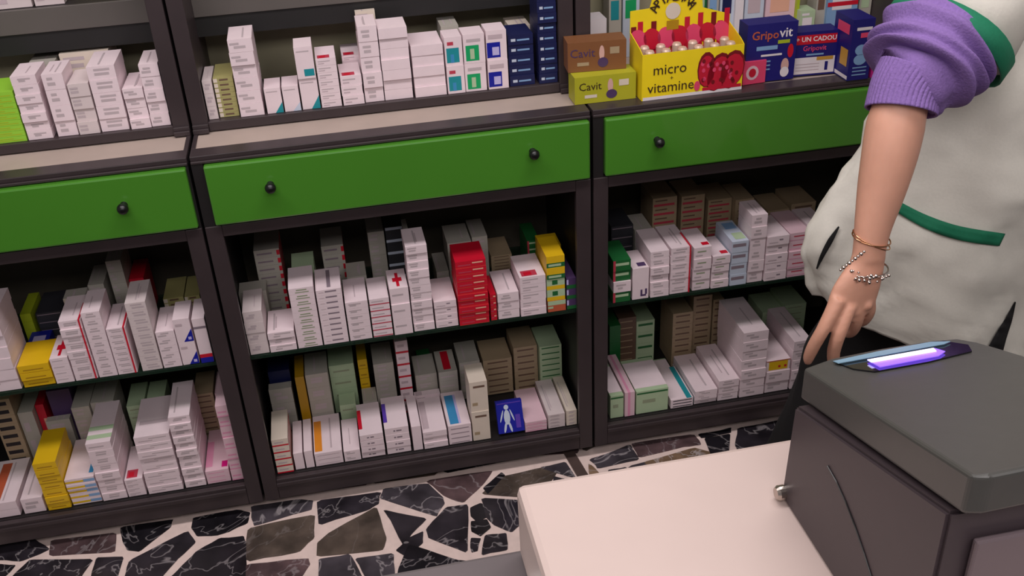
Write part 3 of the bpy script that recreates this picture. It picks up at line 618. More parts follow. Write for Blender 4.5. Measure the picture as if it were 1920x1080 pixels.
carton('medicine_carton', (1065, 137), (1174, 128), 82, .055, K('cavb', 'purple', 'tan', 'skin2', 'purple'), 'brown carton lying on top of the olive yellow carton', 'carton', z=ztop_c, draw=dcav)
def dgrip(bm, w, d, h):
    add_text(bm, 'Gripo', h * .20, T(w * .36, h * .80), 1, .0004); add_text(bm, 'vit', h * .23, T(w * .77, h * .82), 2, .0004)
    R4(bm, w * .62, w * .86, h * .64, h * .70, -.0005, 3)
    R4(bm, w * .2, w * .62, h * .55, h * .62, -.0005, 6)
    R4(bm, w * .3, w * .72, h * .44, h * .475, -.0005, 2)
    disc(bm, w * .89, h * .50, w * .06, h * .12, -.0005, 4); disc(bm, w * .80, h * .25, w * .08, h * .13, -.0005, 5); disc(bm, w * .80, h * .14, w * .09, h * .09, -.0007, 2)
    for k in range(3): R4(bm, w * .38, w * .5, h * (.34 - k * .07), h * (.365 - k * .07), -.0005, 6)
carton('vitamin_carton', (1395, 157), (1487, 147), 48, .05, K('navyb', 'rust', 'whitep', 'lime', 'red', 'skin2', 'skyl'), 'large dark blue vitamin carton right of the yellow display tray', 'carton', draw=dgrip)
def dcad(bm, w, d, h):
    R4(bm, .01 * w, w * .97, h * .72, h * .93, -.0005, 1)
    add_text(bm, '+ UN CADOU', h * .15, T(w * .5, h * .83), 2, .0003)
    add_text(bm, 'Gripovit', h * .16, T(w * .48, h * .62), 3, .0002)
    R4(bm, w * .3, w * .7, h * .46, h * .5, -.0005, 4)
    R4(bm, w * .01, w * .97, h * .04, h * .42, -.0005, 2)
    R4(bm, w * .55, w * .93, h * .34, h * .42, -.0008, 5); R4(bm, w * .75, w * .82, h * .1, h * .3, -.0008, 0)
    for k in range(3): R4(bm, w * .08, w * .62, h * (.12 + k * .07), h * (.135 + k * .07), -.0008, 6)
carton('vitamin_carton', (1483, 144), (1564, 137), 62, .05, K('navyb', 'red', 'whitep', 'raspl', 'skyl', 'gold', 'crease'), 'blue vitamin carton with a red banner and white label', 'carton', draw=dcad)
# tall blue carton turned to show its narrow side
p = bk(1587, 152, z=ZC); q = bk(1555, 131, z=ZC); r_ = bk(1628, 147, z=ZC)
dep_ = (q - p).length; ang = math.atan2((q - p).y, (q - p).x) - math.pi / 2
bm = bmesh.new(); h = solve_z(38, p.x, p.y) - ZC; w = (r_ - p).length * .97
bx(bm, 0, w, 0, dep_, 0, h)
R4(bm, w * .2, w * .9, h * .82, h * .87, -.0005, 1); R4(bm, w * .4, w * .8, h * .7, h * .78, -.0005, 2)
disc(bm, w * .5, h * .5, w * .28, h * .09, -.0005, 3); disc(bm, w * .5, h * .34, w * .3, h * .09, -.0005, 3)
for k in range(3): R4(bm, w * .2, w * .85, h * (.08 + k * .06), h * (.10 + k * .06), -.0005, 3)
e = -.0005
def L4(y0, y1, z0, z1, mi): quad(bm, [(e, y1, z0), (e, y0, z0), (e, y0, z1), (e, y1, z1)], mi)
L4(dep_ * .15, dep_ * .8, h * .74, h * .9, 2); L4(dep_ * .1, dep_ * .5, h * .22, h * .5, 4); L4(0, dep_ * .9, 0.02 * h, h * .08, 1)
o = newobj('vitamin_carton', bm, K('navyb', 'whitep', 'raspl', 'skyl', 'gold')); o.location = p; o.rotation_euler = (0, 0, ang * .55)
tag(o, 'tall narrow blue carton turned cornerwise at right end of the display', 'carton')
carton('vitamin_carton', (1632, 146), (1668, 142), 85, .05, K('mag2', 'whitep'), 'magenta carton half hidden behind the purple sleeve', 'carton', draw=lambda bm, w, d, h: R4(bm, w * .1, w * .8, h * .55, h * .8, -.0005, 1))
carton('leaflet_box', (1392, 160), (1434, 154), 118, .012, K('raspl', 'rasp', 'pinkw'), 'small pink card box beside the yellow display tray', 'carton', draw=lambda bm, w, d, h: (disc(bm, w * .4, h * .5, w * .28, h * .32, -.0005, 2), disc(bm, w * .4, h * .5, w * .16, h * .2, -.0008, 1)))
# yellow display tray with printed header
p, w, rz = base_pts((1203, 190), (1390, 167))
h = solve_z(104, p.x, p.y) - ZC; D = .085
tr = empty('display_tray', p, 'yellow vitamin display tray with raspberry print and tall header', 'display', None, rz)
def tp(name, fn, mats, lab=None):
    bm = bmesh.new(); fn(bm); o = newobj(name, bm, mats, tr)
    if lab: o['label'] = lab
    return o
TM = K('brightyel', 'rasp', 'raspd', 'raspl', 'brownk', 'whitep', 'cream', 'amber')
def ffront(bm):
    bx(bm, 0, w, 0, .0015, 0, h)
    R4(bm, 0.01 * w, w, 0, h * .07, -.0004, 5)
    add_text(bm, 'micro', h * .32, T(w * .27, h * .64, -.001), 4); add_text(bm, '+', h * .14, T(w * .29, h * .44, -.001), 4)
    add_text(bm, 'vitamine', h * .31, T(w * .285, h * .25, -.001), 4)
    for k, (a, b, c_, d_, t_) in enumerate([(.635, .50, .08, .34, 0), (.75, .42, .10, .38, -.3), (.89, .44, .11, .38, -.25)]):
        disc(bm, w * a, h * (b + .03), w * (c_ + .012), h * (d_ + .05), -.0006, 2, tilt=t_); disc(bm, w * a, h * b, w * c_, h * d_, -.001, 1, tilt=t_)
        for m_ in range(9):
            rr = random.Random(k * 20 + m_); disc(bm, w * (a + rr.uniform(-.06, .06)), h * (b + rr.uniform(-.24, .24)), w * .018, h * .05, -.0014, 3 if m_ % 2 else 2, 8)
    R4(bm, w * .6, w * .99, h * .07, h * .14, -.0008, 1)
    disc(bm, w * .545, h * .20, w * .03, h * .11, -.0016, 3)
tp('front_panel', ffront, TM)
for k, xx in enumerate((0, w - .0015)):
    def fs(bm, xx=xx):
        prism(bm, [Vector((xx, .0016, 0)), Vector((xx, D, 0)), Vector((xx, D, h * 1.25)), Vector((xx, .02, h * 1.08)), Vector((xx, .0016, h))], (.0015, 0, 0))
    tp('side_panel', fs, TM)
tp('tray_floor', lambda bm: bx(bm, .0016, w - .0016, .0016, D - .0002, .0, .0012), TM)
def fhead(bm):
    H = h
    O = [(0, 0), (w, 0), (w, H * 1.42), (w * .72, H * 1.62), (w * .70, H * 1.95), (w * .60, H * 2.15), (w * .40, H * 2.35), (w * .24, H * 2.15), (w * .19, H * 1.72), (0, H * 1.70)]
    prism(bm, [Vector((x, D, z)) for x, z in O], (0, .002, 0))
    y = D - .0006
    # dark red lower print with yellow drips running into it
    tops = [1.36, 1.46, 1.22, 1.44, 1.18, 1.22, 1.12, 1.2, 1.46, 1.18, 1.52, 1.22, 1.5, 1.3, 1.56]
    n = len(tops)
    for k in range(n): R4(bm, w * (k + .12) / n, w * (k + .9) / n, H * .7, H * tops[k], y, 1 if k % 3 else 2)
    for k in range(7): disc(bm, w * (.08 + k * .14), H * 1.06, w * .085, H * .24, y - .0005, 1 if k % 2 else 3, tilt=.3)
    R4(bm, 0, w, 0, H * .8, y - .0002, 1)
    for k, ch in enumerate('APIADINA'):
        a = math.pi * (.90 - k * .8 / 7); R = w * .17
        add_text(bm, ch, H * .26, Matrix.Translation((w * .42 + R * 1.15 * math.cos(a), y - .001, H * 1.62 + R * .75 * math.sin(a))) @ Matrix.Rotation(-(a - math.pi / 2), 4, 'Y') @ Matrix.Rotation(math.pi / 2, 4, 'X'), 4, .0004)
    disc(bm, w * .42, H * 1.62, w * .075, H * .18, y - .0008, 6)
    R4(bm, w * .36, w * .48, H * 1.22, H * 1.42, y - .0008, 7)
tp('header_panel', fhead, TM)
for k in range(12):
    i, j = k % 6, k // 6
    v_ = empty('vial', (0, 0, 0), f"small pale-capped vial, {ORD[i]} from left in {('front', 'rear')[j]} row of yellow display tray", 'vial', 'vials in the yellow display tray')
    bm = bmesh.new(); tube(bm, [(0, 0, 0), (0, 0, h * .7), (0, 0, h * .78)], [.010, .010, .006], 14, up=Vector((0, 1, 0))); newobj('glass_body', bm, mat('amber_vial_glass', (120, 50, 40), .15), v_, smooth=False)
    bm = bmesh.new(); tube(bm, [(0, 0, h * .78), (0, 0, h * .96), (0, 0, h * 1.0)], [.0105, .0105, .008], 14, up=Vector((0, 1, 0))); newobj('cap', bm, mat('pearl_cap', (222, 196, 178), .3, metal=.3), v_)
    loc = Matrix.Rotation(rz, 4, 'Z') @ Vector((w * (.10 + i * .16), .02 + j * .034, .0018)); v_.location = p + loc
# packs standing at the back of the worktop
BK = [ # u0,u1, v top, y, depth, style colours, label
 (1107, 1138, 36, .255, .06, ('whitep',), 'white pack beside the upright at left of the display'),
 (1142, 1166, -28, .31, .05, ('grey', 'teal'), 'grey and green pack behind the left of the yellow header'),
 (1168, 1200, -28, .33, .05, ('bluew', 'emerald'), 'pale pack with green slash behind the yellow header'),
 (1262, 1303, -28, .32, .05, ('mag2', 'pink'), 'bright magenta pack rising behind the yellow header'),
 (1305, 1326, -28, .32, .05, ('dgreen', 'palegreen'), 'narrow dark green pack right of the magenta pack'),
 (1328, 1349, -28, .32, .05, ('grey', 'skyl'), 'slim grey pack, first of the pale row behind'),
 (1286, 1347, 27, .262, .04, ('dgreen', 'palegreen'), 'low green pack directly behind the tray header'),
 (1351, 1378, -28, .32, .05, ('bluew', 'navy'), 'bluish pack with navy stripe above the large blue carton'),
 (1380, 1396, -28, .31, .05, ('whitep',), 'slim bright white pack above the large blue carton'),
 (1398, 1434, -28, .31, .05, ('bluew', 'crease'), 'pale lilac pack above the large blue carton lettering'),
 (1437, 1492, -28, .31, .05, ('pinkw', 'peach'), 'broad pale pink pack above the large blue carton corner'),
 (1495, 1501, -28, .30, .04, ('lime',), 'thin lime green pack standing edgewise behind'),
 (1502, 1530, 20, .28, .05, ('palegreen', 'whitep'), 'low mint green pack behind the red-banner carton'),
 (1532, 1551, -28, .31, .05, ('grey', 'brown'), 'grey pack with brown bar behind the red-banner carton'),
 (1553, 1610, -28, .30, .05, ('skyl', 'whitep', 'red'), 'light blue pack with red foot above tall blue carton'),
 (1612, 1640, -28, .31, .05, ('grey', 'palegreen'), 'pale grey pack left of the orange pack'),
 (1642, 1692, -28, .29, .05, ('rust', 'orange'), 'orange brown pack just left of the purple sleeve')]
for k, (u0, u1, v, y, d, cs, lab) in enumerate(BK):
    a, b = bk(u0, max(v, 0), y=y), bk(u1, max(v, 0), y=y); zt = solve_z(v, (a.x + b.x) / 2, y)
    w2, h2 = b.x - a.x - .001, zt - ZL - .0008
    xl_ = max(a.x, CW + .0375)
    if a.x < xl_: w2 -= xl_ - a.x
    w2 = min(w2, 2 * CW - .038 - xl_)
    if w2 < .004: continue
    bm = bmesh.new(); bx(bm, 0, w2, 0, d, 0, h2)
    if len(cs) > 1: R4(bm, w2 * .15, w2 * .8, h2 * .55, h2 * .8, -.0005, 1); R4(bm, w2 * .1, w2 * .6, h2 * .86, h2 * .93, -.0005, 1)
    if len(cs) > 2: R4(bm, 0, w2, h2 * .62, h2 * .70, -.0008, 2)
    o = newobj('medicine_pack', bm, K(*cs)); o.location = (xl_, y, ZL + .0008); tag(o, lab, 'pack', 'packs at the back of the right worktop')
# pack hanging over the white one: black and yellow
a = bk(1107, 34, y=.255); zt0 = solve_z(36, a.x, .255)
bm = bmesh.new(); bx(bm, 0, .022, 0, .05, 0, .05); R4(bm, 0, .022, 0, .012, -.0005, 1)
o = newobj('medicine_pack', bm, K('black', 'lime')); o.location = (CW + .0375, .257, zt0 + .001); tag(o, 'small black and lime pack on top of the white pack', 'pack', 'packs at the back of the right worktop')
# packs on the top shelves whose feet show at the upper edge
for (u0, u1, c_) in ((-5, 60, 0), (66, 122, 0)):
    a, b = bk(u0, 8, y=.285), bk(u1, 8, y=.285)
    bm = bmesh.new(); bx(bm, 0, b.x - a.x, 0, .09, 0, .07); R4(bm, .004, .02, .01, .02, -.0005, 1)
    o = newobj('medicine_pack', bm, K('white2', 'crease')); o.location = (a.x, .285, 1.206)
    tag(o, ('white pack at the photo corner on the left unit top shelf' if u0 < 0 else 'white pack beside the corner pack on the left unit top shelf'), 'pack', 'packs on the left top shelf')
# red rubber bands round stacks
def band(shelf, k, side, lab):
    x0, x1, zb_, zt, y, d = TOPS[(shelf, 'B', k)]; x = x1 - .004 if side else x0 + .004
    q = .0025
    pts = [(x, y - q, zb_ + .003), (x, y - q, zt + q), (x, y + d + q, zt + q), (x, y + d + q, zb_ + .003)]
    bm = bmesh.new()
    bx(bm, x - .0016, x + .0016, y - q - .001, y - q, zb_ + .002, zt + q + .001); bx(bm, x - .0016, x + .0016, y - q, y + min(d, .07), zt + q, zt + q + .001)
    o = newobj('rubber_band', bm, cm('red')); tag(o, lab, 'rubber band', 'red rubber bands round box stacks')
band('left glass shelf', 3, 1, 'red rubber band round the fourth front stack, left glass shelf')
band('left glass shelf', 5, 1, 'red rubber band left of the tallest stack, left glass shelf')
band('right glass shelf', 3, 1, 'red rubber band down the middle stacks, right glass shelf')
# blue leaning box
p = bk(937, 829, y=.018); q = bk(985, 820, y=.018)
w = q.x - p.x; top = bk(923, 764, y=.055); hh = .082
bm = bmesh.new(); bx(bm, 0, w, 0, .018, 0, hh)
disc(bm, w * .38, hh * .82, w * .09, hh * .08, -.0005, 1); disc(bm, w * .38, hh * .50, w * .12, hh * .24, -.0005, 1)
for s_ in (-1, 1): disc(bm, w * (.38 + s_ * .10), hh * .18, w * .045, hh * .17, -.0006, 1, tilt=s_ * .22); disc(bm, w * (.38 + s_ * .2), hh * .55, w * .03, hh * .2, -.0006, 1, tilt=s_ * .3)
R4(bm, w * .7, w * .88, hh * .12, hh * .55, -.0005, 2); R4(bm, w * .04, w * .95, hh * .93, hh * .96, -.0005, 2)
o = newobj('medicine_box', bm, K('blue', 'bluew', 'violet')); o.location = (p.x, .02, ZB + .008); o.rotation_euler = (math.radians(-22), 0, 0)
tag(o, 'bright blue box with white figure leaning back, middle bottom shelf', 'medicine box', 'medicine boxes on the middle bottom shelf')

# ------------------------------------------------------------------ desk, white base and machine in front
M_DESK = mat('grey_desk_laminate', (104, 96, 98), .35, noise_s=12, noise_a=.05)
dk = empty('service_desk', (.5, -1.75, 0), 'dark grey service desk in the foreground below the white base', 'desk')
def dp(name, b, m, bev=.003):
    bm = bmesh.new(); bx(bm, b[0] - .5, b[1] - .5, b[2] + 1.75, b[3] + 1.75, b[4], b[5], bev=bev); return newobj(name, bm, m, dk)
dp('desk_top', (-1.1, 2.3, -2.5, -1.165, .87, .90), M_DESK, .006)
dp('side_panel', (-1.06, -1.03, -2.46, -1.22, 0, .869), M_DESK); dp('side_panel', (2.23, 2.26, -2.46, -1.22, 0, .869), M_DESK)
dp('front_panel', (-1.029, 2.229, -2.46, -2.44, 0, .869), mat('pale_desk_panel', (190, 182, 172), .5))
M_WB = mat('ivory_plastic', (206, 185, 178), .38, noise_s=20, noise_a=.01)
wb = empty('white_base_unit', (.72, -1.40, .901), 'ivory white flat-topped unit under the dark machine', 'cash drawer')
bm = bmesh.new(); bx(bm, .436 - .72, 1.06 - .72, -1.66 + 1.40, -1.171 + 1.40, 0, .099, bev=.008); newobj('casing', bm, M_WB, wb)
bm = bmesh.new(); bx(bm, .47 - .72, 1.03 - .72, -1.668 + 1.40, -1.6605 + 1.40, .012, .085, bev=.002); newobj('drawer_face', bm, M_WB, wb)
bm = bmesh.new(); bx(bm, 0, .052, 0, .2, 0, .0012); o = newobj('paper_sheet', bm, mat('paper', (240, 240, 240), .7)); o.location = (.372, -1.405, .9005)
tag(o, 'white paper sheet lying on the grey desk by the white unit', 'paper')

# machine
MX, MY = .70, -1.25
mc = empty('counting_machine', (.83, -1.38, 1.0005), 'dark grey desktop machine with a glowing violet strip on top', 'machine')
M_MC = mat('graphite_plastic', (72, 71, 68), .36, noise_s=60, noise_a=.03, bump=.03)
M_MS = mat('plum_grey_plastic', (62, 52, 56), .45, noise_s=60, noise_a=.03)
off = Vector((.83, -1.38, 1.0005))
SL = (1.155 - 1.24) / (-1.25 + 1.507)     # dz/dy of the lid
def top_pt(u, v, dz=0):
    d = RM @ Vector(((u - 960) / FPX, -(v - 540) / FPX, -1))
    # plane z = 1.155 + SL*(y-MY)
    t = (1.155 + dz + SL * (CAM.y - MY) - CAM.z) / (d.z - SL * d.y); return CAM + d * t
out = [top_pt(u, v) for u, v in [(1507, 690), (1560, 671), (1650, 653), (1745, 638), (1795, 634), (1835, 641), (1920, 666), (2040, 712)]]
out.append(Vector((out[-1].x + .02, -1.507, 1.155 + SL * (-1.507 - MY)))); fr_ = top_pt(1822, 892); out.append(fr_ + Vector((.012, -.004, 0)) ); out.append(fr_)
def lidmesh():
    bm = bmesh.new(); fs = prism(bm, [q - off for q in out], (0, 0, -.036))
    es = [e for e in bm.edges if e.calc_length() > .01]
    bmesh.ops.bevel(bm, geom=[e for e in bm.edges], offset=.0035, segments=3, affect='EDGES', profile=.5)
    return bm
newobj('lid', lidmesh(), M_MC, mc)
prof = [(MY - .006, 0), (MY - .012, .119), (-1.500, .119 + SL * (-1.500 + .012 - MY) ), (-1.502, 0)]
xr_ = out[7].x
bm = bmesh.new(); prism(bm, [Vector((MX - .004 - off.x + (.0), y_ - off.y, z_)) for y_, z_ in prof], (xr_ - MX - .01, 0, 0)); bmesh.ops.bevel(bm, geom=bm.edges[:], offset=.003, segments=2, affect='EDGES')
newobj('body', bm, M_MS, mc)
# seam on the left side, curved
pts = []
for k in range(9):
    t = k / 8; pts.append(Vector((MX - .0046 - off.x, (MY - .085 - .15 * t) - off.y, .105 - .10 * t ** 1.6)))
bm = bmesh.new(); tube(bm, pts, [.0008] * 9, 6, up=Vector((1, 0, 0))); newobj('side_seam', bm, M_BLACK, mc)
# front panel
bm = bmesh.new(); bx(bm, fr_.x + .02 - off.x, xr_ - .02 - off.x, -1.5075 - off.y, -1.5015 - off.y, .1, .17, bev=.002); newobj('front_panel', bm, mat('mauve_panel', (112, 98, 102), .3), mc)
bm = bmesh.new(); bx(bm, fr_.x + .02 - off.x, xr_ - .02 - off.x, -1.5065 - off.y, -1.5015 - off.y, .01, .094, bev=.002); newobj('lower_panel', bm, M_MC, mc)
# glossy window and glowing strip
bm = bmesh.new(); prism(bm, [top_pt(u, v, .0006) - off for u, v in [(1562, 679), (1600, 693), (1640, 698), (1740, 680), (1822, 660), (1815, 648), (1770, 641), (1660, 658)]], (0, 0, .0012))
newobj('glossy_window', bm, mat('glossy_black', (8, 9, 16), .05, coat=1), mc)
bm = bmesh.new(); prism(bm, [top_pt(u, v, .003) - off for u, v in [(1562, 678), (1572, 682), (1770, 646), (1782, 641), (1745, 642), (1650, 659)]], (0, 0, .0008))
newobj('window_edge', bm, mat('pale_blue_edge', (120, 150, 170), .2, emit=.15), mc)
bm = bmesh.new(); prism(bm, [top_pt(u, v, .003) - off for u, v in [(1626, 676), (1650, 689), (1760, 668), (1772, 660), (1752, 654)]], (0, 0, .001))
newobj('light_strip', bm, mat('violet_light', (118, 80, 235), .4, emit=1.3), mc)['label'] = 'glowing violet strip'
bm = bmesh.new(); prism(bm, [top_pt(u, v, .0045) - off for u, v in [(1626, 675), (1634, 680), (1756, 659), (1750, 653)]], (0, 0, .0006))
newobj('light_tube', bm, mat('white_violet_light', (225, 215, 255), .4, emit=1.2), mc)['label'] = 'white hot tube of light'
q = bk(1466, 928, y=MY - .02); 
bm = bmesh.new(); tube(bm, [(MX - .004 - off.x, -1.262 - off.y, .010), (MX - .010 - off.x, -1.262 - off.y, .010), (MX - .013 - off.x, -1.262 - off.y, .010)], [.008, .008, .006], 16, up=Vector((0, 0, 1)))
newobj('side_knob', bm, mat('brushed_steel', (190, 180, 172), .25, metal=1), mc)['label'] = 'small chrome knob'

# ------------------------------------------------------------------ person
def ppm(p):
    v = RT @ (Vector(p) - CAM); return FPX / -v.z
def J(u, v, y): return bk(u, v, y=y)
M_SKIN = mat('skin', (214, 158, 134), .5, noise_s=25, noise_a=.05, bump=.05)
nt = M_SKIN.node_tree; b_ = nt.nodes['Principled BSDF']; b_.inputs['Subsurface Weight'].default_value = .12; b_.inputs['Subsurface Radius'].default_value = (.02, .008, .004)
M_COAT = mat('white_cotton', (224, 219, 208), .85, noise_s=220, noise_a=.02, bump=.08)
M_TRIM = mat('green_cotton', (20, 118, 84), .8, noise_s=200, noise_a=.05, bump=.1)
M_WOOL = mat('purple_wool', (134, 104, 168), .95, noise_s=260, noise_a=.08, bump=.4)
M_TROU = mat('black_trousers', (14, 12, 14), .9, noise_s=150, noise_a=.1, bump=.1)
M_GOLD = mat('gold_metal', (224, 170, 130), .22, metal=1)
M_SILV = mat('silver_metal', (225, 212, 205), .2, metal=1)
BY = -.42                                        # body centre line
pe = empty('person', (1.42, BY, 0), 'person in a white coat with green trim, purple sleeve pushed up, hand reaching down', 'person')
PO = Vector((1.42, BY, 0))
def loc(p): return Vector(p) - PO
# --- body surface: limbs, torso, head merged to one skin by voxel remesh
bm = bmesh.new()
def limb(P, n=24, seg=20, up=Vector((0, 1, 0))):
    """P rows: x,y,z,ra,rb"""
    Q_ = resample(P, n); tube(bm, [loc(q[:3]) for q in Q_], [(q[3], q[4]) for q in Q_], seg, up=up)
def pr(u, v, y, wpx, flat_=1.0):
    p = J(u, v, y); r = wpx / 2 / ppm(p); return [p.x, p.y, p.z, r, r * flat_]
SHO = Vector((1.27, -.47, 1.36))
limb([[SHO.x, SHO.y, SHO.z, .055, .055], pr(1800, 30, -.56, 110), pr(1726, 130, -.63, 98), pr(1698, 172, -.65, 98, .95), pr(1684, 215, -.66, 106, .9), pr(1678, 240, -.667, 110, .9), pr(1668, 290, -.68, 106, .88),
      pr(1652, 360, -.695, 92, .85), pr(1638, 420, -.71, 74, .8), pr(1631, 462, -.72, 65, .74), pr(1628, 488, -.725, 66, .66)], 36, 24)
# palm: flattened, widening to the knuckles
limb([pr(1630, 470, -.722, 62, .7), pr(1624, 500, -.727, 74, .52), pr(1612, 530, -.733, 92, .42), pr(1600, 556, -.738, 100, .36), pr(1590, 580, -.742, 92, .32), pr(1584, 600, -.742, 68, .3)], 20, 24)
def finger(P, n=16): limb(P, n, 12)
finger([pr(1572, 560, -.745, 30), pr(1558, 590, -.752, 29), pr(1541, 622, -.757, 26), pr(1526, 648, -.752, 25), pr(1517, 668, -.745, 22), pr(1514, 680, -.741, 15)])
finger([pr(1592, 572, -.747, 30), pr(1580, 604, -.756, 30), pr(1570, 634, -.762, 27), pr(1563, 660, -.757, 25), pr(1563, 682, -.749, 22), pr(1565, 694, -.745, 14)])
finger([pr(1608, 570, -.742, 29), pr(1606, 598, -.742, 27), pr(1598, 618, -.722, 25), pr(1588, 622, -.700, 23), pr(1582, 612, -.686, 16)])
finger([pr(1628, 556, -.738, 26), pr(1630, 582, -.734, 24), pr(1620, 600, -.716, 22), pr(1610, 602, -.698, 20), pr(1604, 594, -.688, 14)])
finger([pr(1596, 516, -.722, 36), pr(1578, 548, -.705, 30), pr(1564, 574, -.695, 26), pr(1556, 598, -.690, 23), pr(1552, 614, -.689, 15)])
# knuckle bumps
for (u, v) in ((1566, 576), (1586, 586), (1606, 584), (1626, 572)):
    p = J(u, v, -.748); sphere(bm, loc(p), .0088, 0, 12)
# torso, neck, head, far arm, legs
XC = 1.44
limb([[XC, BY, .80, .15, .11], [XC, BY, .92, .155, .115], [XC, BY, 1.06, .125, .095], [XC, BY, 1.22, .15, .105], [XC, BY, 1.36, .165, .09], [XC, BY, 1.42, .09, .065], [XC, BY - .01, 1.47, .05, .052], [XC - .01, BY - .03, 1.53, .052, .055]], 30, 28, up=Vector((0, 1, 0)))
sphere(bm, loc((XC - .02, BY - .05, 1.625)), .1, 0, 24, (.78, .95, 1.18))
sphere(bm, loc((XC - .035, BY - .15, 1.61)), .014, 0, 10, (1, 1.4, 1.4)); sphere(bm, loc((XC - .04, BY - .142, 1.573)), .018, 0, 10, (1.3, .6, .5))
for sx in (-1, 1): sphere(bm, loc((XC - .02 + sx * .078, BY - .05, 1.615)), .022, 0, 10, (.5, 1, 1.5))
limb([[XC + .14, BY, 1.37, .05, .05], [XC + .22, BY, 1.22, .046, .046], [XC + .25, BY - .02, 1.08, .04, .04], [XC + .24, BY - .10, .95, .033, .03], [XC + .22, BY - .16, .86, .026, .022], [XC + .21, BY - .18, .80, .040, .016], [XC + .20, BY - .19, .75, .036, .013]], 24, 16)
for k in range(4): limb([[XC + .172 + k * .019, BY - .19, .765, .009, .009], [XC + .17 + k * .019, BY - .20, .73, .0085, .0085], [XC + .169 + k * .019, BY - .195, .70, .007, .007]], 6, 10)
def legpts(x, dx):
    return [[x, BY, .84, .095, .10], [x - dx * .2, BY + .04, .62, .078, .08], [x - dx * .5, BY + .09, .46, .058, .06], [x - dx * .7, BY + .13, .30, .055, .058], [x - dx, BY + .18, .08, .036, .04]]
LEG = [legpts(1.36, .09), legpts(1.55, .05)]
for L_ in LEG: limb(L_, 20, 16)
raw = newobj('body_raw', bm, M_SKIN)
md = raw.modifiers.new('r', 'REMESH'); md.mode = 'VOXEL'; md.voxel_size = .0033; md.use_smooth_shade = True
sm_ = raw.modifiers.new('s', 'SMOOTH'); sm_.factor = .5; sm_.iterations = 3
dg = bpy.context.evaluated_depsgraph_get(); dg.update()
me = bpy.data.meshes.new_from_object(raw.evaluated_get(dg)); me.name = 'body'
bpy.data.objects.remove(raw)
body = bpy.data.objects.new('body', me); COL.objects.link(body); body.parent = pe
for p_ in me.polygons: p_.use_smooth = True
if not me.materials: me.materials.append(M_SKIN)
# hair
bm = bmesh.new(); sphere(bm, loc((XC - .015, BY - .03, 1.66)), .108, 0, 24, (.86, .95, 1.0)); sphere(bm, loc((XC - .01, BY + .05, 1.58)), .085, 0, 20, (.9, .7, 1.3))
newobj('hair', bm, mat('dark_brown_hair', (46, 32, 26), .6, noise_s=90, noise_a=.3, stretch=(1, 1, .1)), pe, smooth=True)
# eyes
for sx in (-1, 1):
    bm = bmesh.new(); sphere(bm, loc((XC - .03 + sx * .03, BY - .132, 1.635)), .0105, 0, 12); newobj('eye', bm, mat('eye_white', (40, 30, 26), .2), pe)
# trousers
for k, L_ in enumerate(LEG):
    bm = bmesh.new()
    L2 = [list(q) for q in L_]
    L2[-1][3:] = [.075, .075]; L2[-1][2] = .055; L2[-2][3:] = [.075, .075]; L2[-3][3:] = [.08, .08]; L2[-4][3:] = [.092, .092]; L2[0][3:] = [.105, .12]
    Q_ = resample(L2, 26)
    tube(bm, [loc(q[:3]) for q in Q_], [(q[3] , q[4]) for q in Q_], 28, fn=lambda i, a: .004 * math.sin(3 * a + i * .5) + .003 * math.sin(5 * a - i * .8))
    newobj('trouser_leg', bm, M_TROU, pe, smooth=True)
    e_ = L_[-1]; bm = bmesh.new()
    tube(bm, [loc((e_[0] + .03, e_[1] + .03, .035)), loc((e_[0] - .03, e_[1] - .03, .045)), loc((e_[0] - .09, e_[1] - .08, .034)), loc((e_[0] - .14, e_[1] - .115, .024))], [(.032, .034), (.036, .045), (.040, .033), (.024, .022)], 18, up=Vector((0, 0, 1)))
    newobj('shoe', bm, mat('black_shoe', (18, 16, 18), .4), pe, smooth=True)
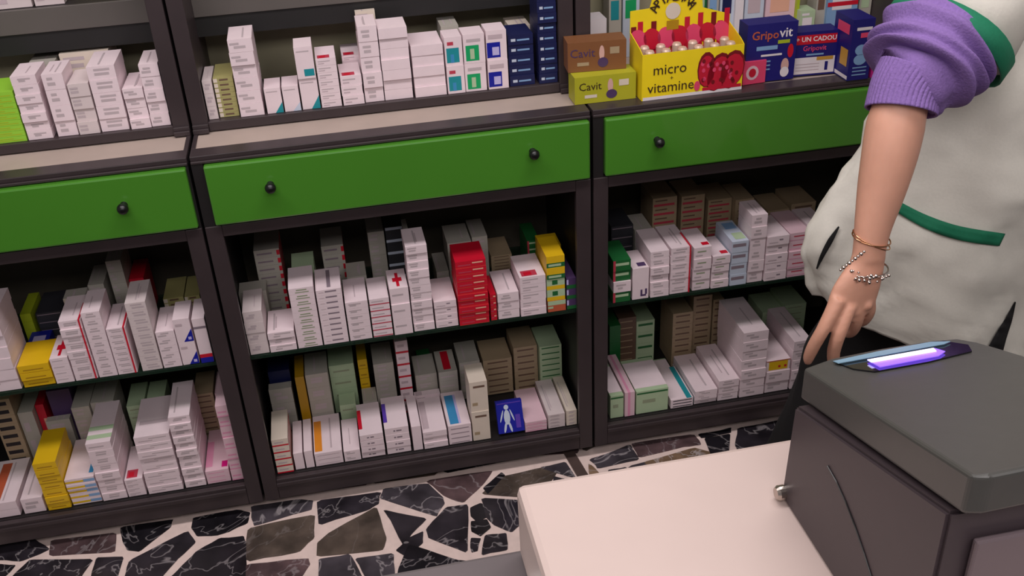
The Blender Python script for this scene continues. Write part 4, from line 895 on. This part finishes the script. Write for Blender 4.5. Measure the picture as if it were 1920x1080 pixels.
# coat body: rings from shoulder to hem; left edge follows the open, flaring front panel
YF = BY - .13
LEFT = [(1690, 60), (1660, 150), (1624, 243), (1588, 312), (1543, 382), (1506, 462), (1514, 520), (1534, 552)]
rows = [[1.29, 1.40, .075, 1.60], ]
for u, v in LEFT:
    p = J(u, v, BY - .02); rows.append([p.x, p.z, .135, None])
n = len(rows); R_ = []
for i, (xl, z, hd, xr) in enumerate(rows):
    t = i / (n - 1); R_.append([xl, z, .09 + .075 * min(1, t * 2.2), 1.60 + .14 * max(0, t - .3) * 1.4])
Q_ = resample(R_, 60)
bm = bmesh.new(); rings = []; NS = 96
HEM = .135
for i, (xl, z, hd, xr) in enumerate(Q_):
    t = i / 59; xc = (xl + xr) / 2; ra = (xr - xl) / 2; ring = []
    for k in range(NS):
        a = 2 * math.pi * k / NS; ca, sa = math.cos(a), math.sin(a)
        se = lambda c, p: math.copysign(abs(c) ** p, c)
        x = xc + ra * se(ca, .9); fl = min(1, max(0, (x - xl) / (ra * .85))); y = BY - .02 + hd * se(sa, .8) * (.10 + .90 * fl ** .8 if t > .12 else 1)
        zz = z
        # the hem drops away from the lifted left corner
        zz -= (HEM * (1 - ((1 - (x - xl) / (2 * ra)) ** 3))) * max(0, (t - .55) / .45) ** 1.3
        P_ = Vector((x * 7, y * 7, zz * 7))
        f = .010 * noise.noise(P_ + Vector((3, 1, 9))) + .007 * noise.noise(Vector((x * 16 + zz * 9, y * 10, zz * 7 - x * 9)))
        f += .007 * noise.noise(Vector((x * 30 - zz * 26, y * 8, (zz + x) * 7))) + .004 * noise.noise(Vector((x * 40, y * 30, zz * 40)))
        f += .010 * t * math.sin(a * 7 + 1.5 * math.sin(z * 9))
        f += .005 * math.sin(34 * (zz + .55 * x)) * max(0, 1 - abs(zz - 1.02) / .22)
        nrm = Vector((ca, sa * 1.2, 0)).normalized()
        ring.append(bm.verts.new(loc((x + nrm.x * f, y + nrm.y * f, zz))))
    rings.append(ring)
for i in range(len(rings) - 1):
    for k in range(NS): bm.faces.new([rings[i][k], rings[i + 1][k], rings[i + 1][(k + 1) % NS], rings[i][(k + 1) % NS]])
bm.faces.new(rings[0][::-1])
coat = newobj('coat', bm, M_COAT, pe, smooth=True)
sd = coat.modifiers.new('s', 'SOLIDIFY'); sd.thickness = .003; sd.offset = 1
from mathutils.bvhtree import BVHTree
cb = bmesh.new(); cb.from_mesh(coat.data); bvh = BVHTree.FromBMesh(cb); cb.free()
def oncoat(u, v, off_=.004):
    d = (RM @ Vector(((u - 960) / FPX, -(v - 540) / FPX, -1))).normalized()
    h_ = bvh.ray_cast(CAM - PO, d)
    if h_[0] is None: return None
    return h_[0] - d * off_
def strip(name, A, B, m, n=30, off_=.0085, th=.0015):
    """cloth strip between two pixel polylines laid on the coat"""
    A2 = resample(A, n); B2 = resample(B, n); bm = bmesh.new(); V = []
    for a, b in zip(A2, B2):
        row = []
        for k in range(4):
            t = k / 3; q = oncoat(a[0] * (1 - t) + b[0] * t, a[1] * (1 - t) + b[1] * t, off_)
            row.append(bm.verts.new(q) if q is not None else None)
        V.append(row)
    for i in range(n - 1):
        for k in range(3):
            f = [V[i][k], V[i + 1][k], V[i + 1][k + 1], V[i][k + 1]]
            if all(x is not None for x in f): bm.faces.new(f)
    o = newobj(name, bm, m, pe, smooth=True); s_ = o.modifiers.new('s', 'SOLIDIFY'); s_.thickness = th; return o
strip('pocket_trim', [(1676, 372), (1735, 402), (1800, 424), (1884, 438)], [(1676, 394), (1735, 428), (1800, 450), (1873, 461)], M_TRIM)['label'] = 'green pocket trim'
strip('side_slit', [(1572, 424), (1552, 450), (1538, 478), (1530, 503)], [(1574, 426), (1562, 452), (1546, 480), (1532, 505)], M_TROU)['label'] = 'dark slit in the coat panel'
strip('vent_slit', [(1904, 566), (1885, 600), (1866, 630), (1852, 655)], [(1905, 567), (1898, 600), (1888, 632), (1880, 662)], M_TROU, off_=.016)['label'] = 'dark vent at the coat hem'
# coat sleeve with green band
a0 = SHO + Vector((.03, 0, .02)); ps = [a0, a0.lerp(J(1800, 45, -.58), .5), J(1820, 14, -.575), J(1781, 70, -.589)]
bm = bmesh.new(); tube(bm, [loc(p_) for p_ in ps], [.085, .095, .096, .096], 32, cap=False, fn=lambda i, a: .003 * math.sin(4 * a + i)); 
o = newobj('coat_sleeve', bm, M_COAT, pe, smooth=True); o.modifiers.new('s', 'SOLIDIFY').thickness = .003
ps = [J(1791, 56, -.586), J(1778, 74, -.590), J(1766, 91, -.594)]
bm = bmesh.new(); tube(bm, [loc(p_) for p_ in ps], [.0985, .0985, .0985], 32, cap=False, fn=lambda i, a: .003 * math.sin(4 * a + 3))
o = newobj('sleeve_band', bm, M_TRIM, pe, smooth=True); o['label'] = 'green band at the sleeve end'; o.modifiers.new('s', 'SOLIDIFY').thickness = .003
# purple sweater sleeve pushed up in rolls
sw = [(1812, 30, -.585, 60), (1792, 48, -.59, 130), (1780, 62, -.60, 170), (1768, 74, -.605, 196), (1758, 86, -.61, 214), (1748, 98, -.615, 222), (1740, 110, -.62, 216), (1733, 122, -.625, 222), (1726, 134, -.63, 212), (1718, 146, -.635, 184), (1710, 155, -.64, 140), (1703, 160, -.64, 112)]
Q_ = resample([list(q) for q in sw], 60); bm = bmesh.new()
pts = [J(q[0], q[1], q[2]) for q in Q_]
def fw(i, a):
    p_ = pts[i]; return .008 * noise.noise(Vector((math.cos(a) * 1.6, math.sin(a) * 1.6, i * .13))) + .0065 * math.sin(i * .62 + 1.3 * math.sin(a * 1 + .6) + .6 * math.sin(2 * a)) 
tube(bm, [loc(p_) for p_ in pts], [q[3] / 2 / ppm(p_) for q, p_ in zip(Q_, pts)], 64, fn=fw)
newobj('sweater_sleeve', bm, M_WOOL, pe, smooth=True)
cf = [(1714, 138, -.64, 128), (1702, 160, -.645, 124), (1694, 185, -.652, 122), (1689, 209, -.660, 123)]
Q_ = resample([list(q) for q in cf], 16); bm = bmesh.new(); pts = [J(q[0], q[1], q[2]) for q in Q_]
tube(bm, [loc(p_) for p_ in pts], [q[3] / 2 / ppm(p_) for q, p_ in zip(Q_, pts)], 180, cap=False, fn=lambda i, a: .0009 * math.sin(a * 45))
o = newobj('ribbed_cuff', bm, M_WOOL, pe, smooth=True); o.modifiers.new('s', 'SOLIDIFY').thickness = .003
# sleeve, sweater cuff and band on the far arm
ps = [(XC + .12, BY, 1.37), (XC + .17, BY, 1.31), (XC + .215, BY, 1.23)]
bm = bmesh.new(); tube(bm, [loc(p_) for p_ in ps], [.085, .082, .078], 28, cap=False); newobj('coat_sleeve', bm, M_COAT, pe, smooth=True)
ps = [(XC + .205, BY, 1.25), (XC + .219, BY, 1.215)]
bm = bmesh.new(); tube(bm, [loc(p_) for p_ in ps], [.082, .081], 28, cap=False); newobj('sleeve_band', bm, M_TRIM, pe, smooth=True)
Q_ = resample([[XC + .215, BY, 1.24, .07], [XC + .235, BY - .005, 1.16, .074], [XC + .25, BY - .02, 1.08, .06], [XC + .251, BY - .035, 1.04, .046]], 30)
bm = bmesh.new(); tube(bm, [loc(q[:3]) for q in Q_], [q[3] for q in Q_], 40, fn=lambda i, a: .005 * math.sin(i * .8 + math.sin(a))); newobj('sweater_sleeve', bm, M_WOOL, pe, smooth=True)
# bracelets
def bangle(name, u, v, y, wpx, tilt, m, r=.0012, flat_=.78, lab=None, n=40):
    c = loc(J(u, v, y)); R = wpx / 2 / ppm(J(u, v, y)); bm = bmesh.new(); P_ = []
    for k in range(n + 1):
        a = 2 * math.pi * k / n; P_.append(c + Vector((R * math.cos(a), R * flat_ * math.sin(a), -R * math.cos(a) * tilt + .25 * R * math.sin(a) * .4)))
    tube(bm, P_, [r] * (n + 1), 8, up=Vector((0, 0, 1)), cap=False); o = newobj(name, bm, m, pe, smooth=True)
    if lab: o['label'] = lab
    return o, P_
bangle('bracelet', 1634, 446, -.716, 74, .22, M_GOLD, lab='thin gold bracelet higher on the wrist'); bangle('bracelet', 1634, 449, -.716, 74, .48, M_GOLD, .001, lab='thin gold bracelet crossing the other')
o, P_ = bangle('bracelet', 1626, 503, -.727, 82, .06, M_SILV, .0016, .66, 'silver charm bracelet at the wrist base')
bm = bmesh.new(); rr = random.Random(5)
for k in range(26):
    q = P_[22 + (k % 14)] + Vector((rr.uniform(-.006, .004), -.003 + rr.uniform(-.004, .001), rr.uniform(-.006, .007)))
    R = rr.uniform(.0018, .0034)
    sphere(bm, q, R, 0, 8)
for k in range(9):
    t = k / 8; p_ = loc(J(1576 + 44 * t, 506 - 34 * t, -.752 + .006 * t)); sphere(bm, p_, .0024 + .0008 * (k % 2), 0, 8)
newobj('charms', bm, M_SILV, pe, smooth=True)['kind'] = 'stuff'
